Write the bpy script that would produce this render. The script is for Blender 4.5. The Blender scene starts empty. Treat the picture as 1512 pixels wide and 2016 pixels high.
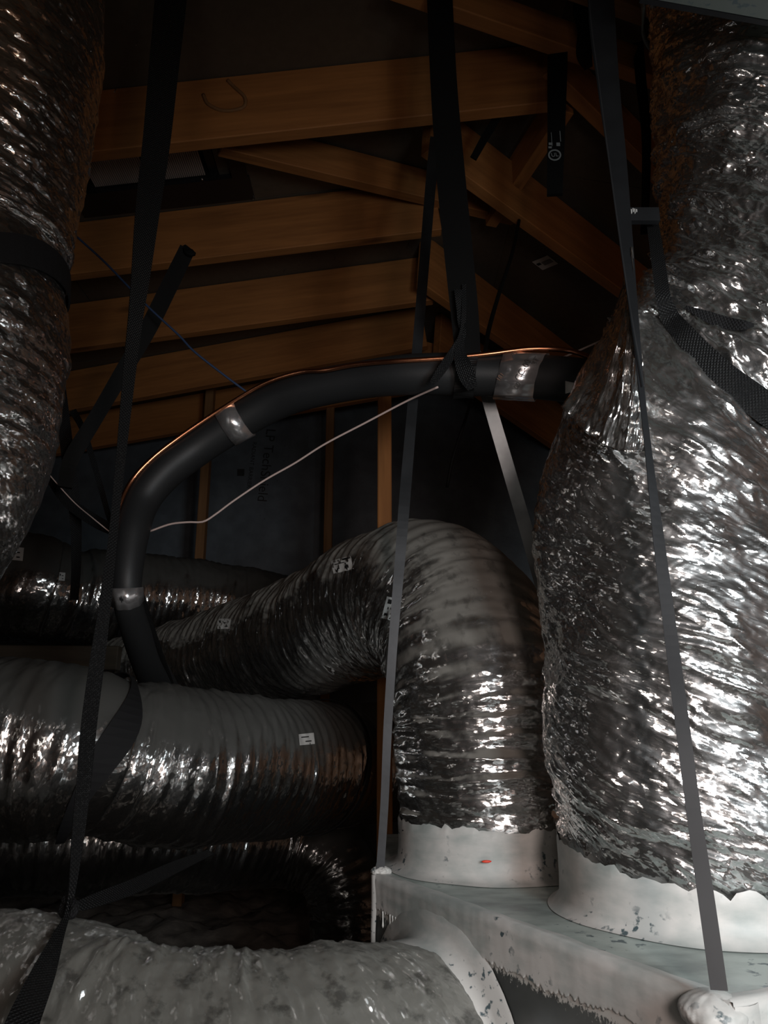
import bpy, bmesh, math, random
import numpy as np
from mathutils import Vector, Matrix
from mathutils.bvhtree import BVHTree

scene = bpy.context.scene
COL = scene.collection
rnd = random.Random(7)

# ------------------------------------------------------------------ camera
EZ = 0.75                       # eye height above the attic floor (m)
PITCH = math.radians(15.0)
FPX = 1500.0                    # focal length in pixels of the 1512 x 2016 frame
cam_d = bpy.data.cameras.new('camera')
cam = bpy.data.objects.new('camera', cam_d); COL.objects.link(cam)
cam.location = (0, 0, EZ)
cam.rotation_euler = (math.pi / 2 + PITCH, 0, 0)
cam_d.sensor_fit = 'VERTICAL'; cam_d.sensor_height = 24.0
cam_d.lens = 24.0 * FPX / 2016.0
cam_d.clip_start = 0.02; cam_d.clip_end = 60
scene.camera = cam
# ------------------------------------------------------------------ world
w = bpy.data.worlds.new('world'); scene.world = w; w.use_nodes = True
w.node_tree.nodes['Background'].inputs[0].default_value = (0.55, 0.62, 0.7, 1)
w.node_tree.nodes['Background'].inputs[1].default_value = 0.03
# ------------------------------------------------------------------ lights
def area(name, loc, target, sx, sy, power, col, spread=180):
    d = bpy.data.lights.new(name, 'AREA'); d.shape = 'RECTANGLE'; d.size = sx; d.size_y = sy
    d.energy = power; d.color = col; d.spread = math.radians(spread)
    o = bpy.data.objects.new(name, d); COL.objects.link(o); o.location = loc
    o.rotation_euler = (Vector(target) - Vector(loc)).to_track_quat('-Z', 'Y').to_euler()
    return o
area('work_lamp', (0.62, -0.22, EZ + 0.16), (0.55, 1.1, EZ - 0.1), 0.30, 0.42, 6.0, (0.84, 0.95, 1.0), 110)
area('work_lamp_warm', (0.27, -0.24, EZ + 0.10), (0.40, 1.1, EZ - 0.1), 0.16, 0.30, 2.6, (1.0, 0.82, 0.76), 110)
area('fill_light', (-0.15, -0.75, EZ + 0.15), (-0.1, 2.0, EZ + 1.0), 0.3, 0.3, 0.9, (1.0, 0.92, 0.84), 150)  # added soft fill behind the camera to lift the dark areas
def point(name, loc, power, col, rad):
    d = bpy.data.lights.new(name, 'POINT'); d.energy = power; d.color = col; d.shadow_soft_size = rad
    o = bpy.data.objects.new(name, d); COL.objects.link(o); o.location = loc
point('reflection_fill', (0.9, -1.2, EZ + 0.05), 4.5, (1.0, 0.8, 0.62), 0.04)  # added unseen lamp: brightens the brown walls that the foil mirrors
# ------------------------------------------------------------------ exposure
vs = scene.view_settings
vs.view_transform = 'Standard'; vs.look = 'None'; vs.gamma = 1.0; vs.use_curve_mapping = False
vs.exposure = 0.0

# ================================================================== helpers
CP, SP = math.cos(PITCH), math.sin(PITCH)
def ray(px, py):
    u = (px - 756) / FPX; v = (1008 - py) / FPX
    return Vector((u, CP - v * SP, SP + v * CP))
def P(px, py, D):
    """point at world depth y = D seen at a place in the photo"""
    r = ray(px, py)
    return Vector((0, 0, EZ)) + r * (D / r.y)
def mpp(py, D):
    return D / ray(756, py).y / FPX
EYE = Vector((0, 0, EZ))

def tag(o, label=None, cat=None, group=None, kind=None):
    if label: o['label'] = label
    if cat: o['category'] = cat
    if group: o['group'] = group
    if kind: o['kind'] = kind
    return o
def empty(name, loc, label, cat, group=None):
    o = bpy.data.objects.new(name, None); COL.objects.link(o); o.location = loc
    o.empty_display_size = 0.05
    return tag(o, label, cat, group)
def wloc(o):
    l = Vector((0, 0, 0))
    while o is not None:
        l += o.location; o = o.parent
    return l
def obj(name, verts, faces, mat, parent=None, smooth=True, uv=None):
    off = wloc(parent) if parent else Vector((0, 0, 0))
    me = bpy.data.meshes.new(name)
    if isinstance(verts, np.ndarray):
        v = verts - np.array(off)
        me.from_pydata(v.tolist(), [], faces if isinstance(faces, list) else faces.tolist())
    else:
        me.from_pydata([tuple(Vector(p) - off) for p in verts], [], faces)
    if uv is not None:
        l = me.uv_layers.new(name='UVMap')
        idx = np.empty(len(me.loops), dtype=np.int32); me.loops.foreach_get('vertex_index', idx)
        l.data.foreach_set('uv', np.asarray(uv, dtype=np.float32)[idx].ravel())
    if smooth:
        me.polygons.foreach_set('use_smooth', [True] * len(me.polygons))
    me.materials.append(mat)
    o = bpy.data.objects.new(name, me); COL.objects.link(o)
    if parent: o.parent = parent
    return o
def bmobj(name, bm, mat, parent=None, smooth=False):
    vs_ = [v.co.copy() for v in bm.verts]
    bm.verts.index_update()
    fs = [[v.index for v in f.verts] for f in bm.faces]
    bm.free()
    return obj(name, vs_, fs, mat, parent, smooth)

def catmull(pts, n):
    """pts: array (k, d) -> n samples, evenly spaced by arc length of the first 3 columns"""
    p = np.array(pts, dtype=float)
    ext = np.vstack([2 * p[0] - p[1], p, 2 * p[-1] - p[-2]])
    out = []
    for i in range(1, len(ext) - 2):
        p0, p1, p2, p3 = ext[i - 1], ext[i], ext[i + 1], ext[i + 2]
        for t in np.linspace(0, 1, 24, endpoint=False):
            out.append(0.5 * ((2 * p1) + (-p0 + p2) * t + (2 * p0 - 5 * p1 + 4 * p2 - p3) * t * t + (-p0 + 3 * p1 - 3 * p2 + p3) * t ** 3))
    out.append(p[-1]); out = np.array(out)
    d = np.r_[0, np.cumsum(np.linalg.norm(np.diff(out[:, :3], axis=0), axis=1))]
    s = np.linspace(0, d[-1], n)
    return np.stack([np.interp(s, d, out[:, k]) for k in range(p.shape[1])], 1), s

def frames(c, start):
    T = np.gradient(c, axis=0); T /= np.linalg.norm(T, axis=1)[:, None]
    N = np.zeros_like(c)
    n = np.array(start, float); n -= T[0] * n.dot(T[0]); N[0] = n / np.linalg.norm(n)
    for i in range(1, len(c)):
        n = N[i - 1] - T[i] * N[i - 1].dot(T[i]); N[i] = n / np.linalg.norm(n)
    return T, N, np.cross(T, N)

# ---- numpy gradient noise
def pn(x, y, seed=0):
    xi = np.floor(x).astype(np.int64); yi = np.floor(y).astype(np.int64)
    xf = x - xi; yf = y - yi
    def g(ix, iy, dx, dy):
        h = (ix * 374761393 + iy * 668265263 + seed * 974711) & 0xffffffff
        h = ((h ^ (h >> 13)) * 1274126177) & 0xffffffff
        h = h ^ (h >> 16)
        a = h / 4294967296.0 * 2 * np.pi
        return np.cos(a) * dx + np.sin(a) * dy
    fu = xf ** 3 * (xf * (xf * 6 - 15) + 10); fv = yf ** 3 * (yf * (yf * 6 - 15) + 10)
    a = g(xi, yi, xf, yf); b = g(xi + 1, yi, xf - 1, yf)
    c = g(xi, yi + 1, xf, yf - 1); d = g(xi + 1, yi + 1, xf - 1, yf - 1)
    return (a + (b - a) * fu) * (1 - fv) + (c + (d - c) * fu) * fv
def wrinkle(u, s, wl, stretch, skew, seed):
    """sharp creases running round the duct; wl = wavelength across a crease"""
    ca, sa = math.cos(skew), math.sin(skew)
    a = s * ca + u * sa; b = -s * sa + u * ca
    wob = pn(b / (wl * 6), a / (wl * 6), seed + 5) * wl * 1.2
    n = pn((a + wob) / wl, b / (wl * stretch), seed)
    n2 = pn((a + wob) / (wl * .53), b / (wl * stretch * .6), seed + 1)
    r = 1 - np.abs(n) * 2.6
    r2 = 1 - np.abs(n2) * 2.6
    gate = np.clip(pn(a / (wl * 3), b / (wl * 3.5), seed + 9) * 2.2 + .6, 0.1, 1.3)
    return (r * .65 + r2 * .35) * gate - .45

class Tube: pass
DEF = dict(big=.006, mid=.0025, fine=.001, skew=0.1, wl=.035, stretch=5, coil=.0015, pitch=.028, lump=.008, gather=1.6)
def tube(name, pts, mat, parent, nu=96, ns=200, seed=1, plain=False, capped=True, start=(0, 1, .05), s0=0, **kw):
    k = dict(DEF); k.update(kw)
    q, s = catmull(pts, ns)
    c, r = q[:, :3], q[:, 3]
    T, N, B = frames(c, start)
    th = np.linspace(0, 2 * np.pi, nu + 1)[:-1]
    cs, sn = np.cos(th), np.sin(th)
    dirs = N[:, None, :] * cs[None, :, None] + B[:, None, :] * sn[None, :, None]
    R0 = float(np.mean(r)); u = th[None, :] * R0 + 0 * s[:, None]; S = s[:, None] + s0 + 0 * u
    disp = np.zeros_like(u)
    if not plain:
        K = np.gradient(T, s, axis=0)
        cr = np.einsum('ij,ikj->ik', K, dirs) * r[:, None]
        amp = 1 + k['gather'] * np.clip(cr, 0, 1) - .75 * np.clip(-cr * 1.3, 0, 1)
        def f(uu):
            d = k['big'] * wrinkle(uu, S, k['wl'], k['stretch'], k['skew'], seed)
            d += k['mid'] * wrinkle(uu, S, k['wl'] * .42, k['stretch'] * .8, k['skew'] * 1.6 + .05, seed + 20)
            d += k['fine'] * wrinkle(uu, S, k['wl'] * .22, 2.2, -k['skew'] * 2 + .4, seed + 40)
            return d
        C = 2 * np.pi * R0
        wgt = np.clip((u - C * .9) / (C * .1), 0, 1)
        base = f(u) * (1 - wgt) + f(u - C) * wgt
        disp = base * amp
        if 'zamp' in k:
            zz, aa = k['zamp']; disp = disp * np.interp(c[:, 2], zz, aa)[:, None]
        disp += k['coil'] * np.cos((S / k['pitch'] + th[None, :] / (2 * np.pi)) * 2 * np.pi)
        lp = lambda uu: pn(S / .14, uu / .16, seed + 60)
        disp += k['lump'] * (lp(u) * (1 - wgt) + lp(u - C) * wgt)
    V = c[:, None, :] + dirs * (r[:, None] + disp)[:, :, None]
    verts = V.reshape(-1, 3)
    i = np.arange(ns - 1)[:, None]; j = np.arange(nu)[None, :]; j2 = (j + 1) % nu
    faces = np.stack([i * nu + j, i * nu + j2, (i + 1) * nu + j2, (i + 1) * nu + j], -1).reshape(-1, 4).tolist()
    if capped:
        faces.append(list(range(nu))[::-1]); faces.append([(ns - 1) * nu + t for t in range(nu)])
    uv = np.stack([u, S], -1).reshape(-1, 2)
    o = obj(name, verts, faces, mat, parent, True, uv)
    t = Tube(); t.o = o; t.c = c; t.r = r; t.T = T; t.N = N; t.B = B; t.s = s; t.V = V
    t.parent = parent
    t.bvh = BVHTree.FromPolygons(verts.tolist(), faces[:(ns - 1) * nu])
    return t

def band(name, t, s0, width, mat, parent, off=.003, thick=.0015, skew=0., phi=0., nu=64, wave=0.0):
    """closed strap or tape ring round a tube at arc length s0"""
    vs_, fs = [], []
    def at(s, k):
        return np.array([np.interp(s, t.s, k[:, a]) for a in range(3)])
    rr = []
    for j in range(nu):
        th = 2 * np.pi * j / nu
        sc = s0 + skew * math.cos(th - phi)
        for (ds, do) in ((-width / 2, 0), (width / 2, 0), (width / 2, thick), (-width / 2, thick)):
            s = sc + ds
            c, N, B = at(s, t.c), at(s, t.N), at(s, t.B)
            r = np.interp(s, t.s, t.r) + off + do + wave * math.sin(th * 9 + ds * 70)
            vs_.append(Vector(c + (N * math.cos(th) + B * math.sin(th)) * r))
    for j in range(nu):
        a = j * 4; b = ((j + 1) % nu) * 4
        for k in range(4):
            fs.append([a + k, a + (k + 1) % 4, b + (k + 1) % 4, b + k])
    return obj(name, vs_, fs, mat, parent, mat.name.startswith('alu'))

def hit(bvh, px, py, lift=.002):
    r = ray(px, py).normalized()
    h = bvh.ray_cast(EYE, r)
    if h[0] is None: return None
    return h[0] - r * lift
def ribbon(name, pts, mat, parent=None, thick=.0016, n=60, tw=None, bvh=None, lift=.006, label=None, cat=None, group=None):
    """strap through photo places (px, py, D, width px); tw = twist (radians) per control point"""
    ctl = []
    for i, p in enumerate(pts):
        px, py, D, wp = p
        if D is None:
            h = hit(bvh, px, py, lift); q = h if h else P(px, py, 1.0)
        else: q = P(px, py, D)
        ctl.append([*q, wp * mpp(py, q.y) / 2, tw[i] if tw else 0])
    q, s = catmull(ctl, n)
    c = q[:, :3]; T = np.gradient(c, axis=0); T /= np.linalg.norm(T, axis=1)[:, None]
    vs_, fs, uv = [], [], []
    for i in range(n):
        view = c[i] - np.array(EYE); view /= np.linalg.norm(view)
        L = np.cross(T[i], view); L /= np.linalg.norm(L); Nn = np.cross(L, T[i])
        a = q[i, 4]; L2 = L * math.cos(a) + Nn * math.sin(a); N2 = np.cross(L2, T[i])
        h = q[i, 3]
        for (a_, b_) in ((-1, -1), (1, -1), (1, 1), (-1, 1)):
            vs_.append(Vector(c[i] + L2 * h * a_ + N2 * thick / 2 * b_)); uv.append((h * a_, s[i]))
    for i in range(n - 1):
        for k in range(4):
            fs.append([i * 4 + k, i * 4 + (k + 1) % 4, (i + 1) * 4 + (k + 1) % 4, (i + 1) * 4 + k])
    fs += [[3, 2, 1, 0], [(n - 1) * 4 + k for k in range(4)]]
    o = obj(name, vs_, fs, mat, parent, False, uv)
    return tag(o, label, cat, group)
def cable(name, pts, rad, mat, parent=None, n=60, label=None, cat=None, group=None, nu=8):
    ctl = [[*P(a, b, D), rad] for a, b, D in pts]
    t = tube(name, ctl, mat, parent, nu=nu, ns=n, plain=True)
    tag(t.o, label, cat, group); return t

def boxv(x0, x1, y0, y1, z0, z1):
    v = [(x0, y0, z0), (x1, y0, z0), (x1, y1, z0), (x0, y1, z0), (x0, y0, z1), (x1, y0, z1), (x1, y1, z1), (x0, y1, z1)]
    f = [(0, 3, 2, 1), (4, 5, 6, 7), (0, 1, 5, 4), (1, 2, 6, 5), (2, 3, 7, 6), (3, 0, 4, 7)]
    return v, f
def beam(name, p0, p1, wd, ht, mat, label=None, cat='beam', group=None, roll=0., parent=None, kind=None):
    """timber from p0 to p1 (centre line); wd across, ht upright; grain along local x"""
    p0, p1 = Vector(p0), Vector(p1); L = (p1 - p0).length
    bm = bmesh.new(); bmesh.ops.create_cube(bm, size=1)
    for v in bm.verts: v.co = Vector((v.co.x * L, v.co.y * wd, v.co.z * ht))
    bmesh.ops.bevel(bm, geom=bm.edges[:], offset=.0025, segments=1, affect='EDGES')
    me = bpy.data.meshes.new(name); bm.to_mesh(me); bm.free(); me.materials.append(mat)
    o = bpy.data.objects.new(name, me); COL.objects.link(o)
    X = (p1 - p0).normalized(); Z = Vector((0, 0, 1)) if abs(X.z) < .95 else Vector((0, 1, 0))
    Y = Z.cross(X).normalized(); Z = X.cross(Y)
    M = Matrix((X, Y, Z)).transposed() @ Matrix.Rotation(roll, 3, 'X')
    o.matrix_world = Matrix.Translation((p0 + p1) / 2) @ M.to_4x4()
    if parent: o.parent = parent
    return tag(o, label, cat, group, kind)

# ================================================================== materials
def newmat(name):
    m = bpy.data.materials.new(name); m.use_nodes = True
    nt = m.node_tree; return m, nt, nt.nodes['Principled BSDF']
def N_(nt, t, **k):
    n = nt.nodes.new(t)
    for a, b in k.items(): setattr(n, a, b)
    return n
def simple(name, col, rough=.6, metal=0., bump=0., bscale=200., spec=.5, var=0.):
    m, nt, b = newmat(name)
    b.inputs['Base Color'].default_value = (*col, 1); b.inputs['Roughness'].default_value = rough
    b.inputs['Metallic'].default_value = metal; b.inputs['Specular IOR Level'].default_value = spec
    tc = N_(nt, 'ShaderNodeTexCoord')
    if bump:
        no = N_(nt, 'ShaderNodeTexNoise'); no.inputs['Scale'].default_value = bscale; no.inputs['Detail'].default_value = 4
        nt.links.new(tc.outputs['Object'], no.inputs['Vector'])
        bu = N_(nt, 'ShaderNodeBump'); bu.inputs['Strength'].default_value = bump; bu.inputs['Distance'].default_value = .002
        nt.links.new(no.outputs['Fac'], bu.inputs['Height']); nt.links.new(bu.outputs[0], b.inputs['Normal'])
    if var:
        no = N_(nt, 'ShaderNodeTexNoise'); no.inputs['Scale'].default_value = 14; no.inputs['Detail'].default_value = 6
        nt.links.new(tc.outputs['Object'], no.inputs['Vector'])
        mr = N_(nt, 'ShaderNodeMapRange'); mr.inputs[1].default_value = .35; mr.inputs[2].default_value = .65
        mr.inputs[3].default_value = 1 - var; mr.inputs[4].default_value = 1 + var
        nt.links.new(no.outputs['Fac'], mr.inputs[0])
        mx = N_(nt, 'ShaderNodeMix', data_type='RGBA', blend_type='MULTIPLY'); mx.inputs[0].default_value = 1
        mx.inputs[6].default_value = (*col, 1)
        nt.links.new(mr.outputs[0], mx.inputs[7]); nt.links.new(mx.outputs[2], b.inputs['Base Color'])
    return m
def math_(nt, op, a, b=None, clamp=False):
    n = N_(nt, 'ShaderNodeMath', operation=op, use_clamp=clamp)
    for i, x in enumerate((a, b)):
        if x is None: continue
        if isinstance(x, (int, float)): n.inputs[i].default_value = x
        else: nt.links.new(x, n.inputs[i])
    return n.outputs[0]
def foil(name, skew=.1, dust=.6, base=.78, rough=.16, bump=1., scrim=0., spots=0., dustcol=(.20, .195, .18), stretch=7., fine=1., dust_lo=.15, dust_hi=.75, broad=.08):
    m, nt, b = newmat(name); ln = nt.links.new
    uv = N_(nt, 'ShaderNodeUVMap')
    def mapped(sx, sy, rot):
        mp = N_(nt, 'ShaderNodeMapping'); mp.inputs['Rotation'].default_value = (0, 0, rot)
        mp.inputs['Scale'].default_value = (sx, sy, 1)
        mp2 = N_(nt, 'ShaderNodeMapping'); mp2.inputs['Rotation'].default_value = (0, 0, rot); mp.inputs['Rotation'].default_value = (0, 0, 0)
        ln(uv.outputs[0], mp2.inputs[0]); ln(mp2.outputs[0], mp.inputs[0]); return mp.outputs[0]
    # long creases running round the duct
    n1 = N_(nt, 'ShaderNodeTexNoise', noise_type='RIDGED_MULTIFRACTAL', normalize=False)
    n1.inputs['Scale'].default_value = 1; n1.inputs['Detail'].default_value = 4; n1.inputs['Distortion'].default_value = .35
    ln(mapped(70 / stretch, 70, skew), n1.inputs['Vector'])
    # crumple facets
    nd = N_(nt, 'ShaderNodeTexNoise'); nd.inputs['Scale'].default_value = 30
    ln(uv.outputs[0], nd.inputs['Vector'])
    v1 = N_(nt, 'ShaderNodeTexVoronoi', feature='F1', distance='EUCLIDEAN'); v1.inputs['Scale'].default_value = 1
    mixv = N_(nt, 'ShaderNodeVectorMath', operation='MULTIPLY_ADD')
    ln(nd.outputs['Color'], mixv.inputs[0]); mixv.inputs[1].default_value = (1.2, 1.2, 0); ln(mapped(26, 95, skew * 1.3 + .05), mixv.inputs[2])
    ln(mixv.outputs[0], v1.inputs['Vector'])
    v2 = N_(nt, 'ShaderNodeTexNoise', noise_type='RIDGED_MULTIFRACTAL', normalize=False); v2.inputs['Scale'].default_value = 1; v2.inputs['Detail'].default_value = 3
    ln(mapped(38, 240, skew * 1.2 - .06), v2.inputs['Vector'])
    gate = N_(nt, 'ShaderNodeTexNoise'); gate.inputs['Scale'].default_value = 16; gate.inputs['Detail'].default_value = 2
    ln(uv.outputs[0], gate.inputs['Vector'])
    g = N_(nt, 'ShaderNodeMapRange'); g.inputs[1].default_value = .4; g.inputs[2].default_value = .62; ln(gate.outputs['Fac'], g.inputs[0])
    h = math_(nt, 'MULTIPLY', n1.outputs['Fac'], .55)
    h = math_(nt, 'ADD', h, math_(nt, 'MULTIPLY', v1.outputs['Distance'], math_(nt, 'MULTIPLY', g.outputs[0], .5 * fine)))
    h = math_(nt, 'ADD', h, math_(nt, 'MULTIPLY', v2.outputs['Fac'], .12 * fine))
    if scrim:
        sx = N_(nt, 'ShaderNodeSeparateXYZ'); ln(mapped(1, 1, .12), sx.inputs[0])
        for o_, p in ((sx.outputs[0], .0125), (sx.outputs[1], .009)):
            f = math_(nt, 'PINGPONG', o_, p); f = math_(nt, 'LESS_THAN', f, .0008)
            h = math_(nt, 'ADD', h, math_(nt, 'MULTIPLY', f, .35 * scrim))
    bu = N_(nt, 'ShaderNodeBump'); bu.inputs['Strength'].default_value = .55 * bump; bu.inputs['Distance'].default_value = .004
    ln(h, bu.inputs['Height'])
    # flat facets of crumpled film: every cell tilts its own way
    acc = bu.outputs[0]
    for (fx, fy, kk, dist) in ((60, 150, .34, .9), (150, 330, .22, 1.0)):
        nn = N_(nt, 'ShaderNodeTexNoise'); nn.inputs['Scale'].default_value = fx * 1.2; nn.inputs['Detail'].default_value = 1
        ln(uv.outputs[0], nn.inputs['Vector'])
        ad = N_(nt, 'ShaderNodeVectorMath', operation='MULTIPLY_ADD'); ln(nn.outputs['Color'], ad.inputs[0]); ad.inputs[1].default_value = (dist, dist, 0); ln(mapped(fx, fy, skew * 1.2), ad.inputs[2])
        vc = N_(nt, 'ShaderNodeTexVoronoi', feature='F1'); vc.inputs['Scale'].default_value = 1; ln(ad.outputs[0], vc.inputs['Vector'])
        sb = N_(nt, 'ShaderNodeVectorMath', operation='SUBTRACT'); ln(vc.outputs['Color'], sb.inputs[0]); sb.inputs[1].default_value = (.5, .5, .5)
        sc = N_(nt, 'ShaderNodeVectorMath', operation='SCALE'); ln(sb.outputs[0], sc.inputs[0]); sc.inputs['Scale'].default_value = kk * fine
        aa = N_(nt, 'ShaderNodeVectorMath', operation='ADD'); ln(acc, aa.inputs[0]); ln(sc.outputs[0], aa.inputs[1]); acc = aa.outputs[0]
    nz = N_(nt, 'ShaderNodeVectorMath', operation='NORMALIZE'); ln(acc, nz.inputs[0]); ln(nz.outputs[0], b.inputs['Normal'])
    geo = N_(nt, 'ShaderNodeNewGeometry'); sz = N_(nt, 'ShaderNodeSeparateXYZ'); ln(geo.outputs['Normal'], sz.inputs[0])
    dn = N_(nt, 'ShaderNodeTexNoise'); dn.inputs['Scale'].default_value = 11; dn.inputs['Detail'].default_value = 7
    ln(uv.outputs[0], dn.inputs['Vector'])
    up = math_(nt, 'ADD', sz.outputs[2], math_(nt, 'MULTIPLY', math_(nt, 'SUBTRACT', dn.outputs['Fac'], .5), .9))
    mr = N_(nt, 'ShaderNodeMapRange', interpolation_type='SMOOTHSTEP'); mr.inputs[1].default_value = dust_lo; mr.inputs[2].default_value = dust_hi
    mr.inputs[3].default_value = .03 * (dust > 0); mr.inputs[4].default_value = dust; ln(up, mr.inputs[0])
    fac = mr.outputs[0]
    b.inputs['Roughness'].default_value = rough; b.inputs['Metallic'].default_value = 1
    b.inputs['Base Color'].default_value = (base, base, base * .99, 1)
    dcol = None
    db = N_(nt, 'ShaderNodeBsdfPrincipled'); db.inputs['Roughness'].default_value = .75; db.inputs['Specular IOR Level'].default_value = .25
    ns_ = N_(nt, 'ShaderNodeTexNoise'); ns_.inputs['Scale'].default_value = 30; ns_.inputs['Detail'].default_value = 6; ns_.inputs['Roughness'].default_value = .6
    ln(uv.outputs[0], ns_.inputs['Vector'])
    cr = N_(nt, 'ShaderNodeValToRGB'); e = cr.color_ramp.elements
    lo = tuple(c * (1 - .75 * spots) for c in dustcol)
    e[0].position = .36; e[0].color = (*lo, 1); e[1].position = .46 if spots else .7; e[1].color = (*dustcol, 1)
    ln(ns_.outputs['Fac'], cr.inputs[0]); ln(cr.outputs[0], db.inputs['Base Color'])
    bu2 = N_(nt, 'ShaderNodeBump'); bu2.inputs['Strength'].default_value = .25 * bump; bu2.inputs['Distance'].default_value = .003
    ln(h, bu2.inputs['Height']); ln(bu2.outputs[0], db.inputs['Normal'])
    b2 = N_(nt, 'ShaderNodeBsdfPrincipled'); b2.inputs['Metallic'].default_value = 1; b2.inputs['Roughness'].default_value = .48
    b2.inputs['Base Color'].default_value = (base, base, base, 1); ln(bu.outputs[0], b2.inputs['Normal'])
    m0 = N_(nt, 'ShaderNodeMixShader'); m0.inputs[0].default_value = broad; ln(b.outputs[0], m0.inputs[1]); ln(b2.outputs[0], m0.inputs[2])
    mx = N_(nt, 'ShaderNodeMixShader'); ln(fac, mx.inputs[0]); ln(m0.outputs[0], mx.inputs[1]); ln(db.outputs[0], mx.inputs[2])
    ln(mx.outputs[0], nt.nodes['Material Output'].inputs['Surface'])
    return m
def wood(name, c0=(.28, .115, .038), c1=(.45, .19, .06), knots=True):
    m, nt, b = newmat(name); ln = nt.links.new
    tc = N_(nt, 'ShaderNodeTexCoord'); oi = N_(nt, 'ShaderNodeObjectInfo')
    mp = N_(nt, 'ShaderNodeMapping'); ln(tc.outputs['Object'], mp.inputs[0]); mp.inputs['Scale'].default_value = (1.6, 22, 22)
    va = N_(nt, 'ShaderNodeVectorMath', operation='ADD'); ln(mp.outputs[0], va.inputs[0])
    cb = N_(nt, 'ShaderNodeCombineXYZ'); ln(math_(nt, 'MULTIPLY', oi.outputs['Random'], 90.), cb.inputs[0]); ln(cb.outputs[0], va.inputs[1])
    n = N_(nt, 'ShaderNodeTexNoise'); n.inputs['Scale'].default_value = 1.3; n.inputs['Detail'].default_value = 6; n.inputs['Distortion'].default_value = .6
    ln(va.outputs[0], n.inputs['Vector'])
    wv = N_(nt, 'ShaderNodeTexNoise'); wv.inputs['Scale'].default_value = 5; wv.inputs['Detail'].default_value = 3
    ln(va.outputs[0], wv.inputs['Vector'])
    cr = N_(nt, 'ShaderNodeValToRGB'); e = cr.color_ramp.elements
    e[0].position = .32; e[0].color = (*c0, 1); e[1].position = .66; e[1].color = (*c1, 1)
    ln(math_(nt, 'ADD', math_(nt, 'MULTIPLY', n.outputs['Fac'], .65), math_(nt, 'MULTIPLY', wv.outputs['Fac'], .35)), cr.inputs[0])
    vo = N_(nt, 'ShaderNodeTexVoronoi', feature='F1'); vo.inputs['Scale'].default_value = 1
    mk = N_(nt, 'ShaderNodeMapping'); mk.inputs['Scale'].default_value = (2.2, 9, 9); ln(tc.outputs['Object'], mk.inputs[0])
    vb = N_(nt, 'ShaderNodeVectorMath', operation='ADD'); ln(mk.outputs[0], vb.inputs[0]); ln(cb.outputs[0], vb.inputs[1])
    ln(vb.outputs[0], vo.inputs['Vector'])
    km = N_(nt, 'ShaderNodeMapRange'); km.inputs[1].default_value = .05; km.inputs[2].default_value = .16; km.inputs[3].default_value = .35; km.inputs[4].default_value = 1
    ln(vo.outputs['Distance'], km.inputs[0])
    mx = N_(nt, 'ShaderNodeMix', data_type='RGBA', blend_type='MULTIPLY'); mx.inputs[0].default_value = 1
    ln(cr.outputs[0], mx.inputs[6]); ln(km.outputs[0], mx.inputs[7]); ln(mx.outputs[2], b.inputs['Base Color'])
    b.inputs['Roughness'].default_value = .65; b.inputs['Specular IOR Level'].default_value = .25
    bu = N_(nt, 'ShaderNodeBump'); bu.inputs['Strength'].default_value = .25; bu.inputs['Distance'].default_value = .001
    ln(wv.outputs['Fac'], bu.inputs['Height']); ln(bu.outputs[0], b.inputs['Normal'])
    return m
def mastic(name, col, thin=(.30, .34, .32), cover=.42, soft=.12, brush=60., axis=(1, .08, 1)):
    """brushed duct mastic: streaky off-white paint, thin greenish where it is wiped out"""
    m, nt, b = newmat(name); ln = nt.links.new
    uv = N_(nt, 'ShaderNodeTexCoord')
    mp = N_(nt, 'ShaderNodeMapping'); mp.inputs['Scale'].default_value = axis; ln(uv.outputs['Object'], mp.inputs[0])
    n = N_(nt, 'ShaderNodeTexNoise'); n.inputs['Scale'].default_value = brush; n.inputs['Detail'].default_value = 5; ln(mp.outputs[0], n.inputs['Vector'])
    n2 = N_(nt, 'ShaderNodeTexNoise'); n2.inputs['Scale'].default_value = 9; n2.inputs['Detail'].default_value = 6; ln(uv.outputs['Object'], n2.inputs['Vector'])
    s = math_(nt, 'ADD', math_(nt, 'MULTIPLY', n.outputs['Fac'], .3), math_(nt, 'MULTIPLY', n2.outputs['Fac'], .7))
    cr = N_(nt, 'ShaderNodeValToRGB'); e = cr.color_ramp.elements
    e[0].position = cover - soft; e[0].color = (*thin, 1); e[1].position = cover + soft * .4; e[1].color = (*col, 1)
    ln(s, cr.inputs[0])
    sp = N_(nt, 'ShaderNodeTexNoise'); sp.inputs['Scale'].default_value = 85; sp.inputs['Detail'].default_value = 3; ln(uv.outputs['Object'], sp.inputs['Vector'])
    g = N_(nt, 'ShaderNodeMath', operation='MULTIPLY')
    sm = N_(nt, 'ShaderNodeMapRange'); sm.inputs[1].default_value = .58; sm.inputs[2].default_value = .64; ln(sp.outputs['Fac'], sm.inputs[0])
    gm = N_(nt, 'ShaderNodeMapRange'); gm.inputs[1].default_value = .52; gm.inputs[2].default_value = .58; ln(n2.outputs['Fac'], gm.inputs[0])
    ln(sm.outputs[0], g.inputs[0]); ln(gm.outputs[0], g.inputs[1])
    mx = N_(nt, 'ShaderNodeMix', data_type='RGBA'); ln(g.outputs[0], mx.inputs[0]); ln(cr.outputs[0], mx.inputs[6]); mx.inputs[7].default_value = (.07, .10, .11, 1)
    ln(mx.outputs[2], b.inputs['Base Color']); b.inputs['Roughness'].default_value = .5
    bu = N_(nt, 'ShaderNodeBump'); bu.inputs['Strength'].default_value = .9; bu.inputs['Distance'].default_value = .002
    ln(s, bu.inputs['Height']); ln(bu.outputs[0], b.inputs['Normal'])
    return m
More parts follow.
